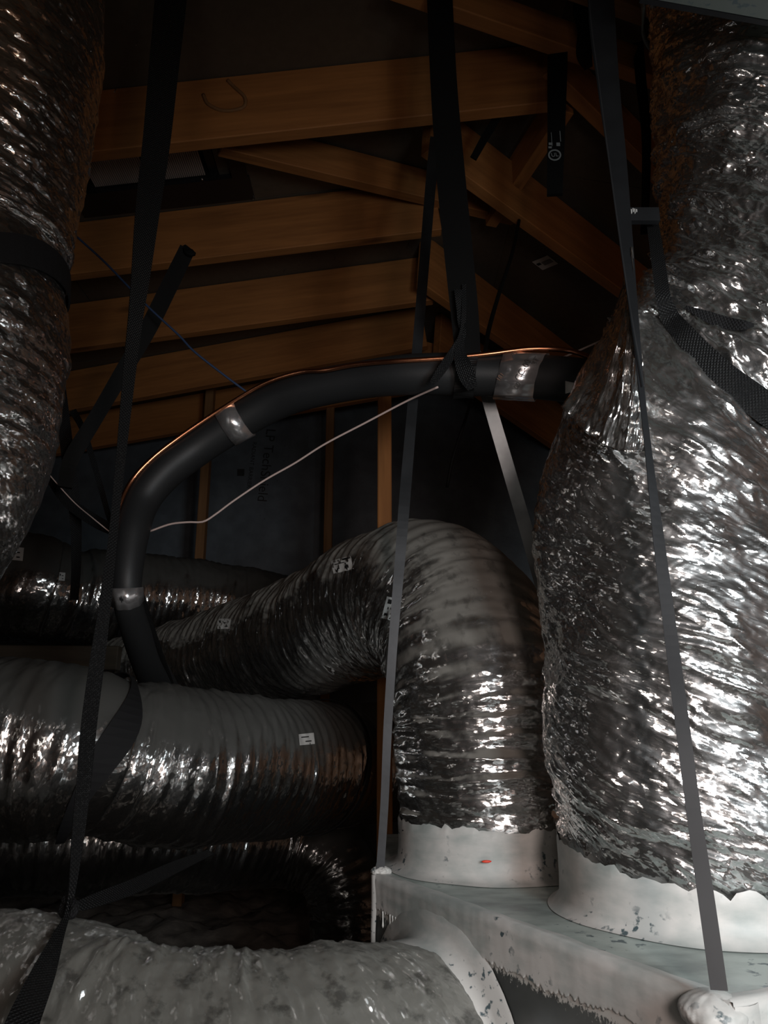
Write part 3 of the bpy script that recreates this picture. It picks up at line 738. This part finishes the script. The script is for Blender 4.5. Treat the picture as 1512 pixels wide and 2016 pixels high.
# upper mastic collar of the big duct
def ring_collar(name, t, sA, sB, off, mat, parent, nu=72, nv=6, flare=0.):
    vs_, fs = [], []
    for j in range(nv + 1):
        s = lerp(sA, sB, j / nv)
        c = [np.interp(s, t.s, t.c[:, a]) for a in range(3)]; r = np.interp(s, t.s, t.r) + off
        for i in range(nu):
            th = 2 * math.pi * i / nu; k = min(range(1), default=0)
            N = np.array([np.interp(s, t.s, t.N[:, a]) for a in range(3)]); B = np.array([np.interp(s, t.s, t.B[:, a]) for a in range(3)])
            vs_.append(Vector(np.array(c) + (N * math.cos(th) + B * math.sin(th)) * (r + .002 * math.sin(th * 13 + j))))
    for j in range(nv):
        for i in range(nu):
            fs.append((j * nu + i, j * nu + (i + 1) % nu, (j + 1) * nu + (i + 1) % nu, (j + 1) * nu + i))
    o = obj(name, vs_, fs, mat, parent, True); md = o.modifiers.new('solid', 'SOLIDIFY'); md.thickness = .004; return o
s_top = float(np.interp(EZ + 1.30, tR.c[:, 2], tR.s))
ring_collar('upper_collar', tR, s_top, s_top + .12, .012, M_green, dR)
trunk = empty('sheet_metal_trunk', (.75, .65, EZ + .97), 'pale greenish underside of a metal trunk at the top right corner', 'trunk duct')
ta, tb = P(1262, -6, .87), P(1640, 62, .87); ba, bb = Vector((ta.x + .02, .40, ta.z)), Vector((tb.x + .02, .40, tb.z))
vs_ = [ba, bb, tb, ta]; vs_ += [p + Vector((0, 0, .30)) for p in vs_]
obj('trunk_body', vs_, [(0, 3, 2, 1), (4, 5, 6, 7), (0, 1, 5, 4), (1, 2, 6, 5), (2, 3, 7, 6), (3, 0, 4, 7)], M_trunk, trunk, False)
vs_ = [ta + Vector((0, .001, -.001)), tb + Vector((0, .001, -.001)), tb + Vector((0, .001, .03)), ta + Vector((0, .001, .03))]; vs_ += [p + Vector((0, .008, 0)) for p in vs_]
obj('seam_flange', vs_, [(0, 1, 2, 3), (7, 6, 5, 4), (0, 4, 5, 1), (1, 5, 6, 2), (2, 6, 7, 3), (3, 7, 4, 0)], M_galvd, trunk, False)

# ================================================================== plenum
plen = empty('plenum_box', (.3, 1.3, 0), 'sheet metal plenum box smeared with white mastic, below the foil ducts at bottom right', 'plenum')
ZT = EZ - .248
A = Vector((-.017, 1.35, ZT)); Bc = Vector((.308, .766, ZT))
e1 = (Bc - A).normalized(); nrm = Vector((e1.y, -e1.x, 0)).normalized()      # outward (to camera-left)
if nrm.y > 0: nrm = -nrm
Cc = Bc + Vector((.80, .34, 0)); C2 = Vector((1.0, 1.95, ZT)); A2 = Vector((.0, 1.78, ZT))
poly5 = [A, Bc, Cc, C2, A2]
vs_ = [p.copy() for p in poly5] + [p - Vector((0, 0, .006)) for p in poly5]
fs = [(0, 1, 2, 3, 4), (9, 8, 7, 6, 5)] + [(i, i + 5, (i + 1) % 5 + 5, (i + 1) % 5) for i in range(5)]
obj('top_panel', vs_, fs, M_green, plen, False)
def face_panel(name, p, q, mat):
    L = (q - p).length; n = 24; v, f, uv = [], [], []
    inn = Vector((-(q - p).y, (q - p).x, 0)).normalized() * .008
    for i in range(n + 1):
        c_ = p.lerp(q, i / n)
        for h in (.0061, ZT - .02):
            v.append(c_ - Vector((0, 0, h))); uv.append((L * i / n, h))
    m = len(v); v += [a + inn for a in v]; uv += uv
    for i in range(n):
        k = i * 2; f.append((k, k + 1, k + 3, k + 2)); f.append((m + k, m + k + 2, m + k + 3, m + k + 1))
    return obj(name, v, f, mat, plen, False, uv)
face_panel('front_panel', A, Bc, M_face)
face_panel('side_panel', Bc, Cc, M_face); face_panel('side_panel', A2, A, M_face)
# ragged mastic seam bands, brushed on by hand
def seam(p, q, hgt, seed, out, over=.02, n=420, ragged=.006, name='mastic_band', mat=M_white):
    L = (q - p).length; d = (q - p).normalized(); v, f = [], []
    xs = np.linspace(0, L, n)
    low = hgt + ragged * (pn(xs * 18, xs * 0 + .3, seed) * 1.6 + pn(xs * 160, xs * 0, seed + 1) * 1.0 + np.clip(pn(xs * 420, xs * 0, seed + 2), 0, 1) * 1.2)
    upi = over + .006 * pn(xs * 25, xs * 0 + .7, seed + 3)
    for i, x in enumerate(xs):
        base_ = p + d * float(x)
        th = .0022 + .0003 * float(pn(np.array([x * 60]), np.array([.2]), seed + 4)[0])
        v += [base_ - out * float(upi[i]) + Vector((0, 0, .0008)), base_ - out * float(upi[i]) * .5 + Vector((0, 0, .0022)), base_ + out * th + Vector((0, 0, .003)),
              base_ + out * (th + .001) - Vector((0, 0, .01)), base_ + out * th - Vector((0, 0, hgt * .75)), base_ + out * th - Vector((0, 0, float(low[i]) - .004)), base_ + out * th - Vector((0, 0, float(low[i]) - .0015)), base_ + out * (th - .0003) - Vector((0, 0, float(low[i]))), base_ + out * .0003 - Vector((0, 0, float(low[i]) + .0006))]
    k = 9
    for i in range(n - 1):
        for j in range(k - 1): f.append((i * k + j, i * k + j + 1, (i + 1) * k + j + 1, (i + 1) * k + j))
    return obj(name, v, f, mat, plen, True)
seam(A, Bc, .050, 3, nrm)
sd = (Cc - Bc).normalized(); n2v = Vector((sd.y, -sd.x, 0))
seam(Bc, Cc, .03, 13, n2v, ragged=.006)
# left corner strip of mastic running down
def strip(p, out, along, wd, L, seed):
    v, f = [], []; n = 60
    for i in range(n + 1):
        z = L * i / n; w_ = wd * (.9 + .45 * float(pn(np.array([z * 16.]), np.array([.5]), seed)[0]))
        for k in range(5):
            a = k / 4 - .5
            v.append(p + along * (w_ * (k / 4)) + out * (.0015 + .004 * math.cos(a * math.pi)) - Vector((0, 0, z)))
    for i in range(n):
        for k in range(4): f.append((i * 5 + k, (i + 1) * 5 + k, (i + 1) * 5 + k + 1, i * 5 + k + 1))
    return obj('mastic_strip', v, f, M_white, plen, True)
strip(A - e1 * .004, nrm, e1, .018, .34, 4)
strip(Bc + e1 * .002, n2v, sd, .03, .3, 8)
# drips below the seam
for (x, L) in ((.035, .022), (.058, .03), (.066, .034), (.075, .018)):
    p = A + e1 * x + nrm * .002 - Vector((0, 0, .048))
    tube('mastic_drip', [[*p, .0016], [*(p - Vector((0, 0, L * .6))), .0012], [*(p - Vector((0, 0, L))), .0018], [*(p - Vector((0, 0, L + .002))), .0004]], M_white, plen, nu=8, ns=10, plain=True)
# mastic lump at the near corner
def blob(name, c, rad, mat, parent, seed, amp=.25, sub=5):
    bm = bmesh.new(); bmesh.ops.create_icosphere(bm, subdivisions=sub, radius=1)
    for v in bm.verts:
        d = v.co.copy(); a = math.atan2(d.y, d.x); n = float(pn(np.array([a * 3.]), np.array([d.z * 2.]), seed)[0]) + .5 * float(pn(np.array([a * 12.]), np.array([d.z * 3.]), seed + 1)[0])
        v.co = Vector((d.x * rad[0], d.y * rad[1], d.z * rad[2])) * (1 + amp * n) + c
    return bmobj(name, bm, mat, parent, True)
blob('mastic_lump', Bc + Vector((-.008, .022, -.012)), (.030, .034, .017), M_white, plen, 5, .06)
blob('mastic_lump', A + Vector((.012, .0, .004)), (.016, .014, .008), M_white, plen, 9, .3, 4)
# round collars on top
def collar(name, cx, cy, r, h, parent, rag, seed, tilt=0., flare=1.):
    nu, v, f = 160, [], []
    prof = [(r + .030, .001), (r + .018, .003), (r + .009, .007), (r + .004, .014), (r + .002, .03)]
    for i in range(nu):
        th = 2 * math.pi * i / nu
        rg = rag * (float(pn(np.array([th * 7]), np.array([.1]), seed)[0]) + .6 * float(pn(np.array([th * 30]), np.array([.4]), seed)[0]))
        top = h + rg - tilt * math.cos(th + 1.0)
        wb = .012 * float(pn(np.array([th * 2]), np.array([.6]), seed + 3)[0])
        for (rr, z) in prof + [(r + .002, top * .7), (r + .003, top * .95), (r + .001, top)]:
            k = 1 if z < .012 else 0
            v.append(Vector((cx + (r + (rr - r) * flare + wb * k) * math.cos(th), cy + (r + (rr - r) * flare + wb * k) * math.sin(th), ZT + z)))
    m = len(prof) + 3
    for i in range(nu):
        a = i * m; b = ((i + 1) % nu) * m
        for k in range(m - 1): f.append((a + k, b + k, b + k + 1, a + k + 1))
    return obj(name, v, f, M_white, parent, True)
collar('round_collar', .185, 1.43, .158, .079, plen, .010, 3)
collar('round_collar', .425, 1.12, .184, .072, plen, .012, 7, .024, .5)
tag(blob('red_speck', P(958, 1696, 1.262), (.008, .002, .002), M_red, plen, 2, .2, 2), 'small red speck of print at the smaller collar')
# side collar on the front face
cS = A + e1 * .186 - Vector((0, 0, .205))
def side_collar():
    nu = 120; v, f = [], []
    up = Vector((0, 0, 1))
    prof = [(.192, .001), (.186, .004), (.170, .006), (.160, .010), (.152, .02), (.151, .05), (.151, .085)]
    for i in range(nu):
        th = 2 * math.pi * i / nu; wob = .004 * math.sin(th * 3) + .003 * float(pn(np.array([th * 9]), np.array([.4]), 3)[0])
        for j, (rr, o_) in enumerate(prof):
            rr2 = rr + (wob if j < 2 else 0)
            q = cS + (e1 * math.cos(th) + up * math.sin(th)) * rr2 + nrm * o_
            q.z = min(q.z, ZT - .001)
            v.append(q)
    m = len(prof)
    for i in range(nu):
        a = i * m; b = ((i + 1) % nu) * m
        for k in range(m - 1): f.append((a + k, a + k + 1, b + k + 1, b + k))
    return obj('side_collar', v, f, M_white, plen, True)
side_collar()

# ================================================================== insulated pipe and copper line
pipe = empty('insulated_pipe', P(260, 1160, 1.45), 'black foam insulated refrigerant pipe arching from the right duct down to the left', 'pipe')
ptsI = [pr(1300, 800, 1.16, .040), pr(1225, 765, 1.24, .041), pr(1140, 750, 1.30, .042), pr(1040, 741, 1.34, .042), pr(930, 737, 1.36, .042), pr(800, 738, 1.38, .040), pr(700, 750, 1.42, .038), pr(600, 770, 1.46, .039), pr(533, 794, 1.49, .040),
        pr(457, 836, 1.51, .040), pr(385, 882, 1.52, .040), pr(322, 930, 1.51, .040), pr(278, 987, 1.50, .037), pr(258, 1060, 1.47, .033), pr(249, 1160, 1.46, .028), pr(262, 1225, 1.52, .028), pr(290, 1300, 1.66, .034), pr(325, 1375, 1.85, .04), pr(370, 1470, 2.05, .04)]
tI = tube('foam_sleeve', ptsI, M_foam, pipe, nu=48, ns=240, plain=True)
band('foil_tape', tI, sat(tI, 457, 836), .046, M_tape, pipe, off=.0015, wave=.0012)
band('foil_tape', tI, sat(tI, 250, 1176), .03, M_tape, pipe, off=.0015, wave=.001)
# wide printed foil tape
sT = sat(tI, 1016, 745)
tape = band('foil_tape', tI, sT, .082, M_tape, pipe, off=.0018, skew=.008, phi=.4, wave=.0018)
band('black_tape', tI, sat(tI, 918, 740), .04, M_web2, pipe, off=.003, skew=.004, wave=.0025)
def text_on(t, s, px, py, size, ang, mat, parent, name='lettering'):
    h = hit(t.bvh, px, py, .0068)
    if h is None: return
    r = ray(px, py).normalized(); up = Vector((0, 0, 1))
    X = r.cross(up).normalized(); Y = X.cross(r).normalized()
    X2 = X * math.cos(ang) + Y * math.sin(ang); Y2 = -X * math.sin(ang) + Y * math.cos(ang)
    text_mesh(name, s, size, mat, basis(h, X2, Y2), parent, .0002)
text_on(tI, 'CC-00', 1030, 728, .016, .95, M_ink, tape); text_on(tI, 'XBT', 1052, 716, .014, 1.0, M_ink, tape)
text_on(tI, '00-30', 1024, 752, .013, .9, M_ink, tape); text_on(tI, 'UL', 1010, 700, .012, .9, M_ink, tape); text_on(tI, '181', 985, 742, .011, .9, M_brown, tape)
# white scrap of tape end
pw = grid_obj('tape_end', lambda u, v: P(lerp(1113, lerp(1153, 1150, v), u), lerp(lerp(750, 758, u), lerp(775, 764, u), v), 1.235 - .015 * u), 4, 3, M_label, pipe, (.02, .02), .0006)
cl = cable('copper_line', [(1240, 790, 1.17), (1180, 718, 1.24), (1145, 697, 1.275), (1100, 688, 1.30), (1040, 687, 1.31), (960, 697, 1.315), (880, 705, 1.325), (780, 711, 1.34), (700, 718, 1.37), (640, 729, 1.395), (590, 733, 1.42), (520, 756, 1.45), (440, 803, 1.475), (360, 856, 1.48), (300, 902, 1.475), (258, 948, 1.47), (234, 1000, 1.455), (224, 1050, 1.45)], .0050, M_copper, None, 160,
           'bare copper line running along the top of the black insulated pipe', 'pipe')
cable('refrigerant_line', [(268, 1145, 1.47), (285, 1200, 1.52), (312, 1280, 1.62), (345, 1370, 1.82), (390, 1480, 2.05)], .008, M_foam2, None, 40, 'thin black line beside the lower end of the insulated pipe', 'pipe')

# ================================================================== hanging black pipes and straps
def flatpipe(name, pts, mat, label, cat='strap', tw=None, thick=.012):
    return ribbon(name, pts, mat, None, thick, 90, tw, label=label, cat=cat)
# wide black hanging sleeve, centre
hs = empty('hanging_strap', P(870, -60, 1.33), 'wide black hanging sleeve in the upper centre ending at the insulated pipe', 'strap')
ribbon('sleeve', [(864, -85, 1.33, 48), (866, 0, 1.33, 50), (874, 170, 1.33, 52), (888, 350, 1.33, 56), (903, 500, 1.33, 56), (915, 620, 1.33, 54), (921, 700, 1.325, 50)], M_foam2, hs, .012, 90)
ribbon('plastic_tie', [(902, 570, 1.315, 16), (906, 620, 1.315, 18), (912, 655, 1.31, 14), (898, 682, 1.30, 16), (880, 712, 1.295, 18), (862, 738, 1.295, 18), (850, 755, 1.30, 10)], M_web2, hs, .002, 60, tw=[.2, .8, -.4, .5, .1, .4, .2])
ribbon('plastic_tie', [(914, 560, 1.318, 8), (912, 640, 1.312, 12), (905, 690, 1.30, 22), (918, 735, 1.29, 34), (930, 765, 1.30, 20)], M_web2, hs, .002, 40, tw=[0, .5, .4, -.3, .3])
# left long strap
ribbon('webbing_strap', [(346, -150, 1.2, 60), (336, 0, 1.2, 60), (322, 140, 1.2, 56), (308, 280, 1.2, 52), (290, 420, 1.19, 46), (277, 540, 1.19, 38), (265, 640, 1.18, 30), (255, 730, 1.17, 25), (243, 850, 1.16, 20), (232, 960, 1.16, 17), (222, 1060, 1.15, 17), (208, 1180, 1.13, 22), (193, 1290, 1.12, 28),
       (176, 1420, 1.11, 30), (165, 1540, 1.10, 28), (153, 1650, 1.09, 24), (143, 1740, 1.08, 16), (132, 1800, 1.06, 12), (112, 1850, 1.01, 26), (84, 1920, .93, 48), (50, 2000, .86, 62), (20, 2080, .83, 70)],
       M_web2, None, .0022, 220, tw=[0, 0, 0, 0, .2, .4, .5, .3, .2, .1, 0, .2, .1, 0, .2, .3, .5, .6, .3, .1, 0, 0],
       label='long black webbing strap hanging at left down to the bottom foreground duct', cat='strap')
cable('strap_knot', [(128, 1770, 1.085), (146, 1782, 1.07), (142, 1800, 1.065), (124, 1796, 1.08), (130, 1775, 1.09)], .006, M_web, None, 30, 'small black knot on the left strap above the bottom duct', 'knot')
ribbon('webbing_strap', [(135, 1790, 1.10, 14), (190, 1772, 1.15, 26), (270, 1742, 1.25, 28), (350, 1705, 1.4, 24), (415, 1678, 1.55, 14)], M_web2, None, .002, 60, tw=[0, .3, .1, .4, .6], label='black webbing strap stretching right from the knot above the bottom duct', cat='strap')
# loose black sleeve crossing at left
s1 = empty('pipe_sleeve', P(250, 730, 1.5), 'black foam sleeve with torn upper end leaning across the left strap', 'sleeve')
ribbon('sleeve', [(368, 492, 1.5, 30), (330, 570, 1.5, 32), (290, 650, 1.5, 32), (240, 735, 1.5, 30), (190, 820, 1.5, 28), (140, 905, 1.5, 30), (128, 960, 1.5, 26)], M_foam2, s1, .014, 60)
ribbon('torn_end', [(362, 485, 1.495, 8), (372, 496, 1.49, 18), (384, 500, 1.488, 6)], M_foam2, s1, .006, 12, tw=[.3, .8, .2])
ribbon('webbing_strap', [(112, 690, 1.6, 14), (120, 780, 1.6, 22), (134, 900, 1.6, 24), (148, 1010, 1.62, 22), (150, 1110, 1.7, 18), (146, 1180, 1.8, 16)], M_web, None, .003, 60, label='black strap hanging beside the upper left duct down to the far duct', cat='strap')
ribbon('webbing_strap', [(143, 808, 1.7, 14), (165, 850, 1.7, 12), (190, 930, 1.7, 11), (215, 1020, 1.7, 10), (228, 1060, 1.7, 9)], M_web, None, .003, 40, label='narrow black strap slanting down right to the insulated pipe bend', cat='strap')
ribbon('webbing_strap', [(92, 938, 1.62, 10), (130, 985, 1.6, 20), (175, 1018, 1.58, 24), (215, 1040, 1.56, 22), (250, 1050, 1.55, 12)], M_web, None, .004, 40, label='short black strap sloping down right to the insulated pipe bend, with a pale wire', cat='strap')
# top right black sleeves
ribbon('hanging_strap', [(1144, -20, 1.36, 30), (1146, 20, 1.36, 34), (1152, 60, 1.36, 30), (1150, 105, 1.36, 30), (1158, 132, 1.36, 16)], M_foam2, None, .01, 40, label='short black strap end hanging left of the top of the right metal strap', cat='strap')
uls = empty('hanging_strap', P(1096, 120, 1.48), 'black strap with grey round print hanging down in front of the hip board', 'strap')
ribbon('strap_body', [(1098, 100, 1.48, 38), (1097, 150, 1.48, 38), (1095, 260, 1.48, 34), (1092, 384, 1.48, 30)], M_foam2, uls, .01, 40)
def ringmark(cx, cy, r0, r1, D, parent):
    v, f = [], []; n = 28
    for i in range(n):
        a = 2 * math.pi * i / n
        for rr in (r0, r1): v.append(P(cx + rr * math.cos(a), cy + rr * .85 * math.sin(a), D))
    m = len(v); v += [p + Vector((0, .0006, 0)) for p in v]
    for i in range(n):
        a = 2 * i; b = 2 * ((i + 1) % n); f.append((a, a + 1, b + 1, b)); f.append((m + a, m + b, m + b + 1, m + a + 1))
    return obj('printed_ring', v, f, M_inkg, parent, False)
ringmark(1092, 305, 10, 13, 1.472, uls)
text_mesh('lettering', 'UL', .014, M_inkg, basis(P(1092, 305, 1.472), Vector((1, 0, .1)), Vector((0, 0, 1))), uls)
for (x, y, w_, h_) in ((1086, 274, 3, 26), (1084, 283, 8, 4), (1103, 268, 3, 20), (1099, 284, 8, 6), (1083, 290, 7, 3)):
    a, b = P(x - w_ / 2, y - h_ / 2, 1.473), P(x + w_ / 2, y + h_ / 2, 1.472)
    vv, ff = boxv(a.x, b.x, a.y - .0006, a.y, b.z, a.z); obj('printed_bar', vv, ff, M_inkg, uls, False)
ribbon('hanging_strap', [(1256, 85, 1.53, 20), (1262, 160, 1.5, 20), (1272, 260, 1.5, 18), (1272, 360, 1.5, 16), (1268, 460, 1.5, 14)], M_foam2, None, .006, 40, label='dark strap hanging close beside the upper left edge of the right duct', cat='strap')
ribbon('hanging_strap', [(988, 218, 1.68, 14), (960, 262, 1.68, 16), (932, 312, 1.68, 14)], M_foam2, None, .006, 20, label='short black scrap of strap slanting across the web board', cat='strap')
cable('hanger_rod', [(1022, 434, 2.0), (1008, 500, 1.86), (985, 570, 1.68), (962, 650, 1.52), (955, 700, 1.42)], .005, M_foam2, None, 30, 'thin black rod slanting down to the taped insulated pipe', 'rod')
cable('hanger_rod', [(950, 735, 1.398), (934, 770, 1.5), (915, 830, 1.72), (892, 900, 1.74), (880, 960, 1.76)], .004, M_foam2, None, 30, 'thin dark rod slanting down left from under the insulated pipe', 'rod')

# metal straps
ribbon('metal_strap', [(858, 270, 1.66, 22), (850, 340, 1.64, 21), (835, 520, 1.56, 20), (822, 680, 1.47, 20), (812, 800, 1.43, 20), (797, 980, 1.345, 22), (786, 1120, 1.33, 20), (775, 1250, 1.33, 18), (764, 1420, 1.34, 17), (757, 1580, 1.345, 16), (748, 1722, 1.345, 16)], M_galv, None, .0014, 120,
       label='galvanized metal strap crossing in front of the arched duct to the left plenum corner', cat='strap')
ribbon('metal_strap', [(920, 640, 1.46, 22), (962, 790, 1.5, 24), (1000, 920, 1.54, 25), (1035, 1040, 1.58, 26), (1066, 1150, 1.62, 27), (1085, 1220, 1.66, 27)], M_galvb, None, .0014, 60,
       label='bright metal strap slanting from the insulated pipe down behind the arched duct', cat='strap')
ms = empty('metal_strap', P(1430, 1940, .76), 'long metal strap in front of the large right duct, ending in mastic', 'strap')
ribbon('strap_body', [(1165, -400, 1.0, 46), (1183, 0, .97, 50), (1197, 160, .955, 42), (1216, 320, .94, 34), (1232, 470, .925, 26), (1246, 600, .905, 18), (1262, 760, .885, 12), (1280, 920, .865, 15), (1299, 1080, .85, 22), (1322, 1260, .835, 25), (1345, 1440, .815, 27), (1366, 1600, .80, 28), (1392, 1780, .78, 31), (1416, 1950, .762, 32)], M_galvd, ms, .0016, 160,
       tw=[.1, .1, .1, .1, .15, .3, .5, .4, .2, .1, .1, .1, .1, .1])
ribbon('folded_edge', [(1148, -260, .97, 2), (1160, 0, .962, 2), (1179, 160, .948, 2), (1200, 320, .934, 2), (1221, 470, .918, 2.2), (1240, 600, .898, 2.4), (1268, 760, .878, 2)], M_galv, ms, .0016, 60)
# cross bracket with print
br = empty('metal_bracket', P(1262, 420, 1.1), 'small dark metal cross bracket between the right strap and the duct', 'bracket')
a, b = P(1232, 408, 1.02), P(1300, 434, 1.02); vv, ff = boxv(a.x, b.x, 1.02, 1.03, b.z, a.z); obj('bracket_plate', vv, ff, M_galvd, br, False)
for k_ in range(6):
    a, b = P(1235 + k_ * 3.4, 410 + (k_ % 3), 1.019), P(1237.4 + k_ * 3.4, 420 - (k_ % 2) * 3, 1.019); vv, ff = boxv(a.x, b.x, 1.0185, 1.02, b.z, a.z); obj('print_mark', vv, ff, M_label, br, False)

# webbing round the right duct
ribbon('webbing_strap', [(1285, 440, 1.05, 22), (1291, 480, 1.02, 24), (1298, 530, .99, 26), (1306, 585, .965, 28), (1320, 625, None, 34), (1345, 655, None, 38), (1380, 695, None, 44), (1420, 735, None, 50), (1470, 775, None, 56), (1530, 818, None, 60), (1600, 860, None, 60)], M_web2, None, .0025, 120, bvh=tR.bvh, lift=.012,
       label='wide black mesh webbing strap wrapped over the large right duct', cat='strap')
ribbon('webbing_strap', [(1350, 604, None, 6), (1390, 622, None, 20), (1430, 636, None, 24), (1465, 640, None, 18), (1484, 640, None, 6)], M_web, None, .002, 40, bvh=tR.bvh, lift=.012, label='short dark strap end lying above the wide webbing on the right duct', cat='strap')
# bands round the left ducts
tag(band('webbing_band', tL, sat(tL, 60, 560), .034, M_web, None, off=.004, thick=.003, skew=.05, phi=5.3), 'black webbing band round the upper left duct', 'strap')
tag(band('webbing_band', tM, sat(tM, 212, 1450), .016, M_web, None, off=.006, thick=.002, skew=.02, phi=1.5), 'black webbing band pinching the middle duct behind the long strap', 'strap')
tag(band('webbing_band', tM, sat(tM, 712, 1450), .012, M_web, None, off=.006, thick=.002, skew=.03, phi=1.5), 'narrow black band round the middle duct beside the stud', 'strap')
tag(band('webbing_band', tF, float(tF.s[int(.41 * 300)]), .03, M_web, None, off=.004, thick=.002), 'black webbing band round the far duct', 'strap')

# wires
cable('white_wire', [(862, 762, 1.33), (800, 790, 1.40), (720, 832, 1.44), (640, 874, 1.47), (580, 912, 1.49), (520, 946, 1.5), (460, 986, 1.5), (425, 1012, 1.5), (400, 1027, 1.5), (370, 1028, 1.5), (335, 1032, 1.5), (295, 1046, 1.5)], .0021, M_wire, None, 90, 'pale wire sagging from the insulated pipe toward the lower left', 'wire')
cable('white_wire', [(1105, 705, 1.5), (1140, 690, 1.5), (1180, 672, 1.45), (1240, 645, 1.34), (1300, 622, 1.24)], .0021, M_wire, None, 20, 'short pale wire crossing behind the copper line by the right duct', 'wire')
cable('thin_wire', [(68, 900, 1.5), (100, 938, 1.5), (145, 988, 1.52), (185, 1022, 1.5), (222, 1052, 1.5)], .0012, M_wire, None, 30, 'thin pale wire running beside the short black strap at left', 'wire')
cable('blue_wire', [(150, 465, 1.45), (205, 515, 1.45), (260, 572, 1.45), (300, 612, 1.45), (352, 660, 1.46), (380, 690, 1.46), (430, 730, 1.47), (490, 775, 1.48)], .0024, M_blue, None, 50, 'thin blue wire slanting from the upper left duct to the insulated pipe', 'wire')
cable('brown_wire', [(120, 670, 2.93), (220, 655, 2.93), (330, 635, 2.93), (420, 630, 2.93), (480, 622, 2.93), (520, 598, 2.93), (570, 592, 2.93), (620, 600, 2.93)], .003, M_brown, None, 50, 'brown wire looping along the far rafters at left', 'wire')
# sticker on the deck near the hip board
_r = ray(1073, 516); _D = 2.4
for _ in range(10): _D = (roofz(_r.x / _r.y * _D) - EZ) * _r.y / _r.z
cS_ = EYE + _r * (_D / _r.y) - Vector((0, 0, .0025))
st = empty('paper_sticker', cS_, 'small printed paper sticker below the broad hip board', 'sticker')
def flat(name, c, X, Y, wd, ht, mat, parent, t=.001):
    X = X.normalized(); Y = Y.normalized(); Nn = X.cross(Y).normalized() * t
    v = [c + X * wd * sx / 2 + Y * ht * sy / 2 for sx, sy in ((-1, -1), (1, -1), (1, 1), (-1, 1))]; v += [p + Nn for p in v]
    f = [(3, 2, 1, 0), (4, 5, 6, 7), (0, 1, 5, 4), (1, 2, 6, 5), (2, 3, 7, 6), (3, 0, 4, 7)]
    return obj(name, v, f, mat, parent, False)
Xs = Vector((.62, -.75, -.12)); Ys = Vector((-.75, -.62, .15)); k_ = mpp(516, 2.45)
flat('sticker_body', cS_, Xs, Ys, 40 * k_, 34 * k_, M_label, st)
flat('print_mark', cS_ - Xs * 13 * k_ + Ys * 4 * k_ + Vector((0, 0, -.0016)), Xs, Ys, 9 * k_, 7 * k_, M_ink, st)
flat('print_mark', cS_ + Xs * 6 * k_ + Vector((0, 0, -.0016)), Xs, Ys, 22 * k_, 12 * k_, M_inkg, st)
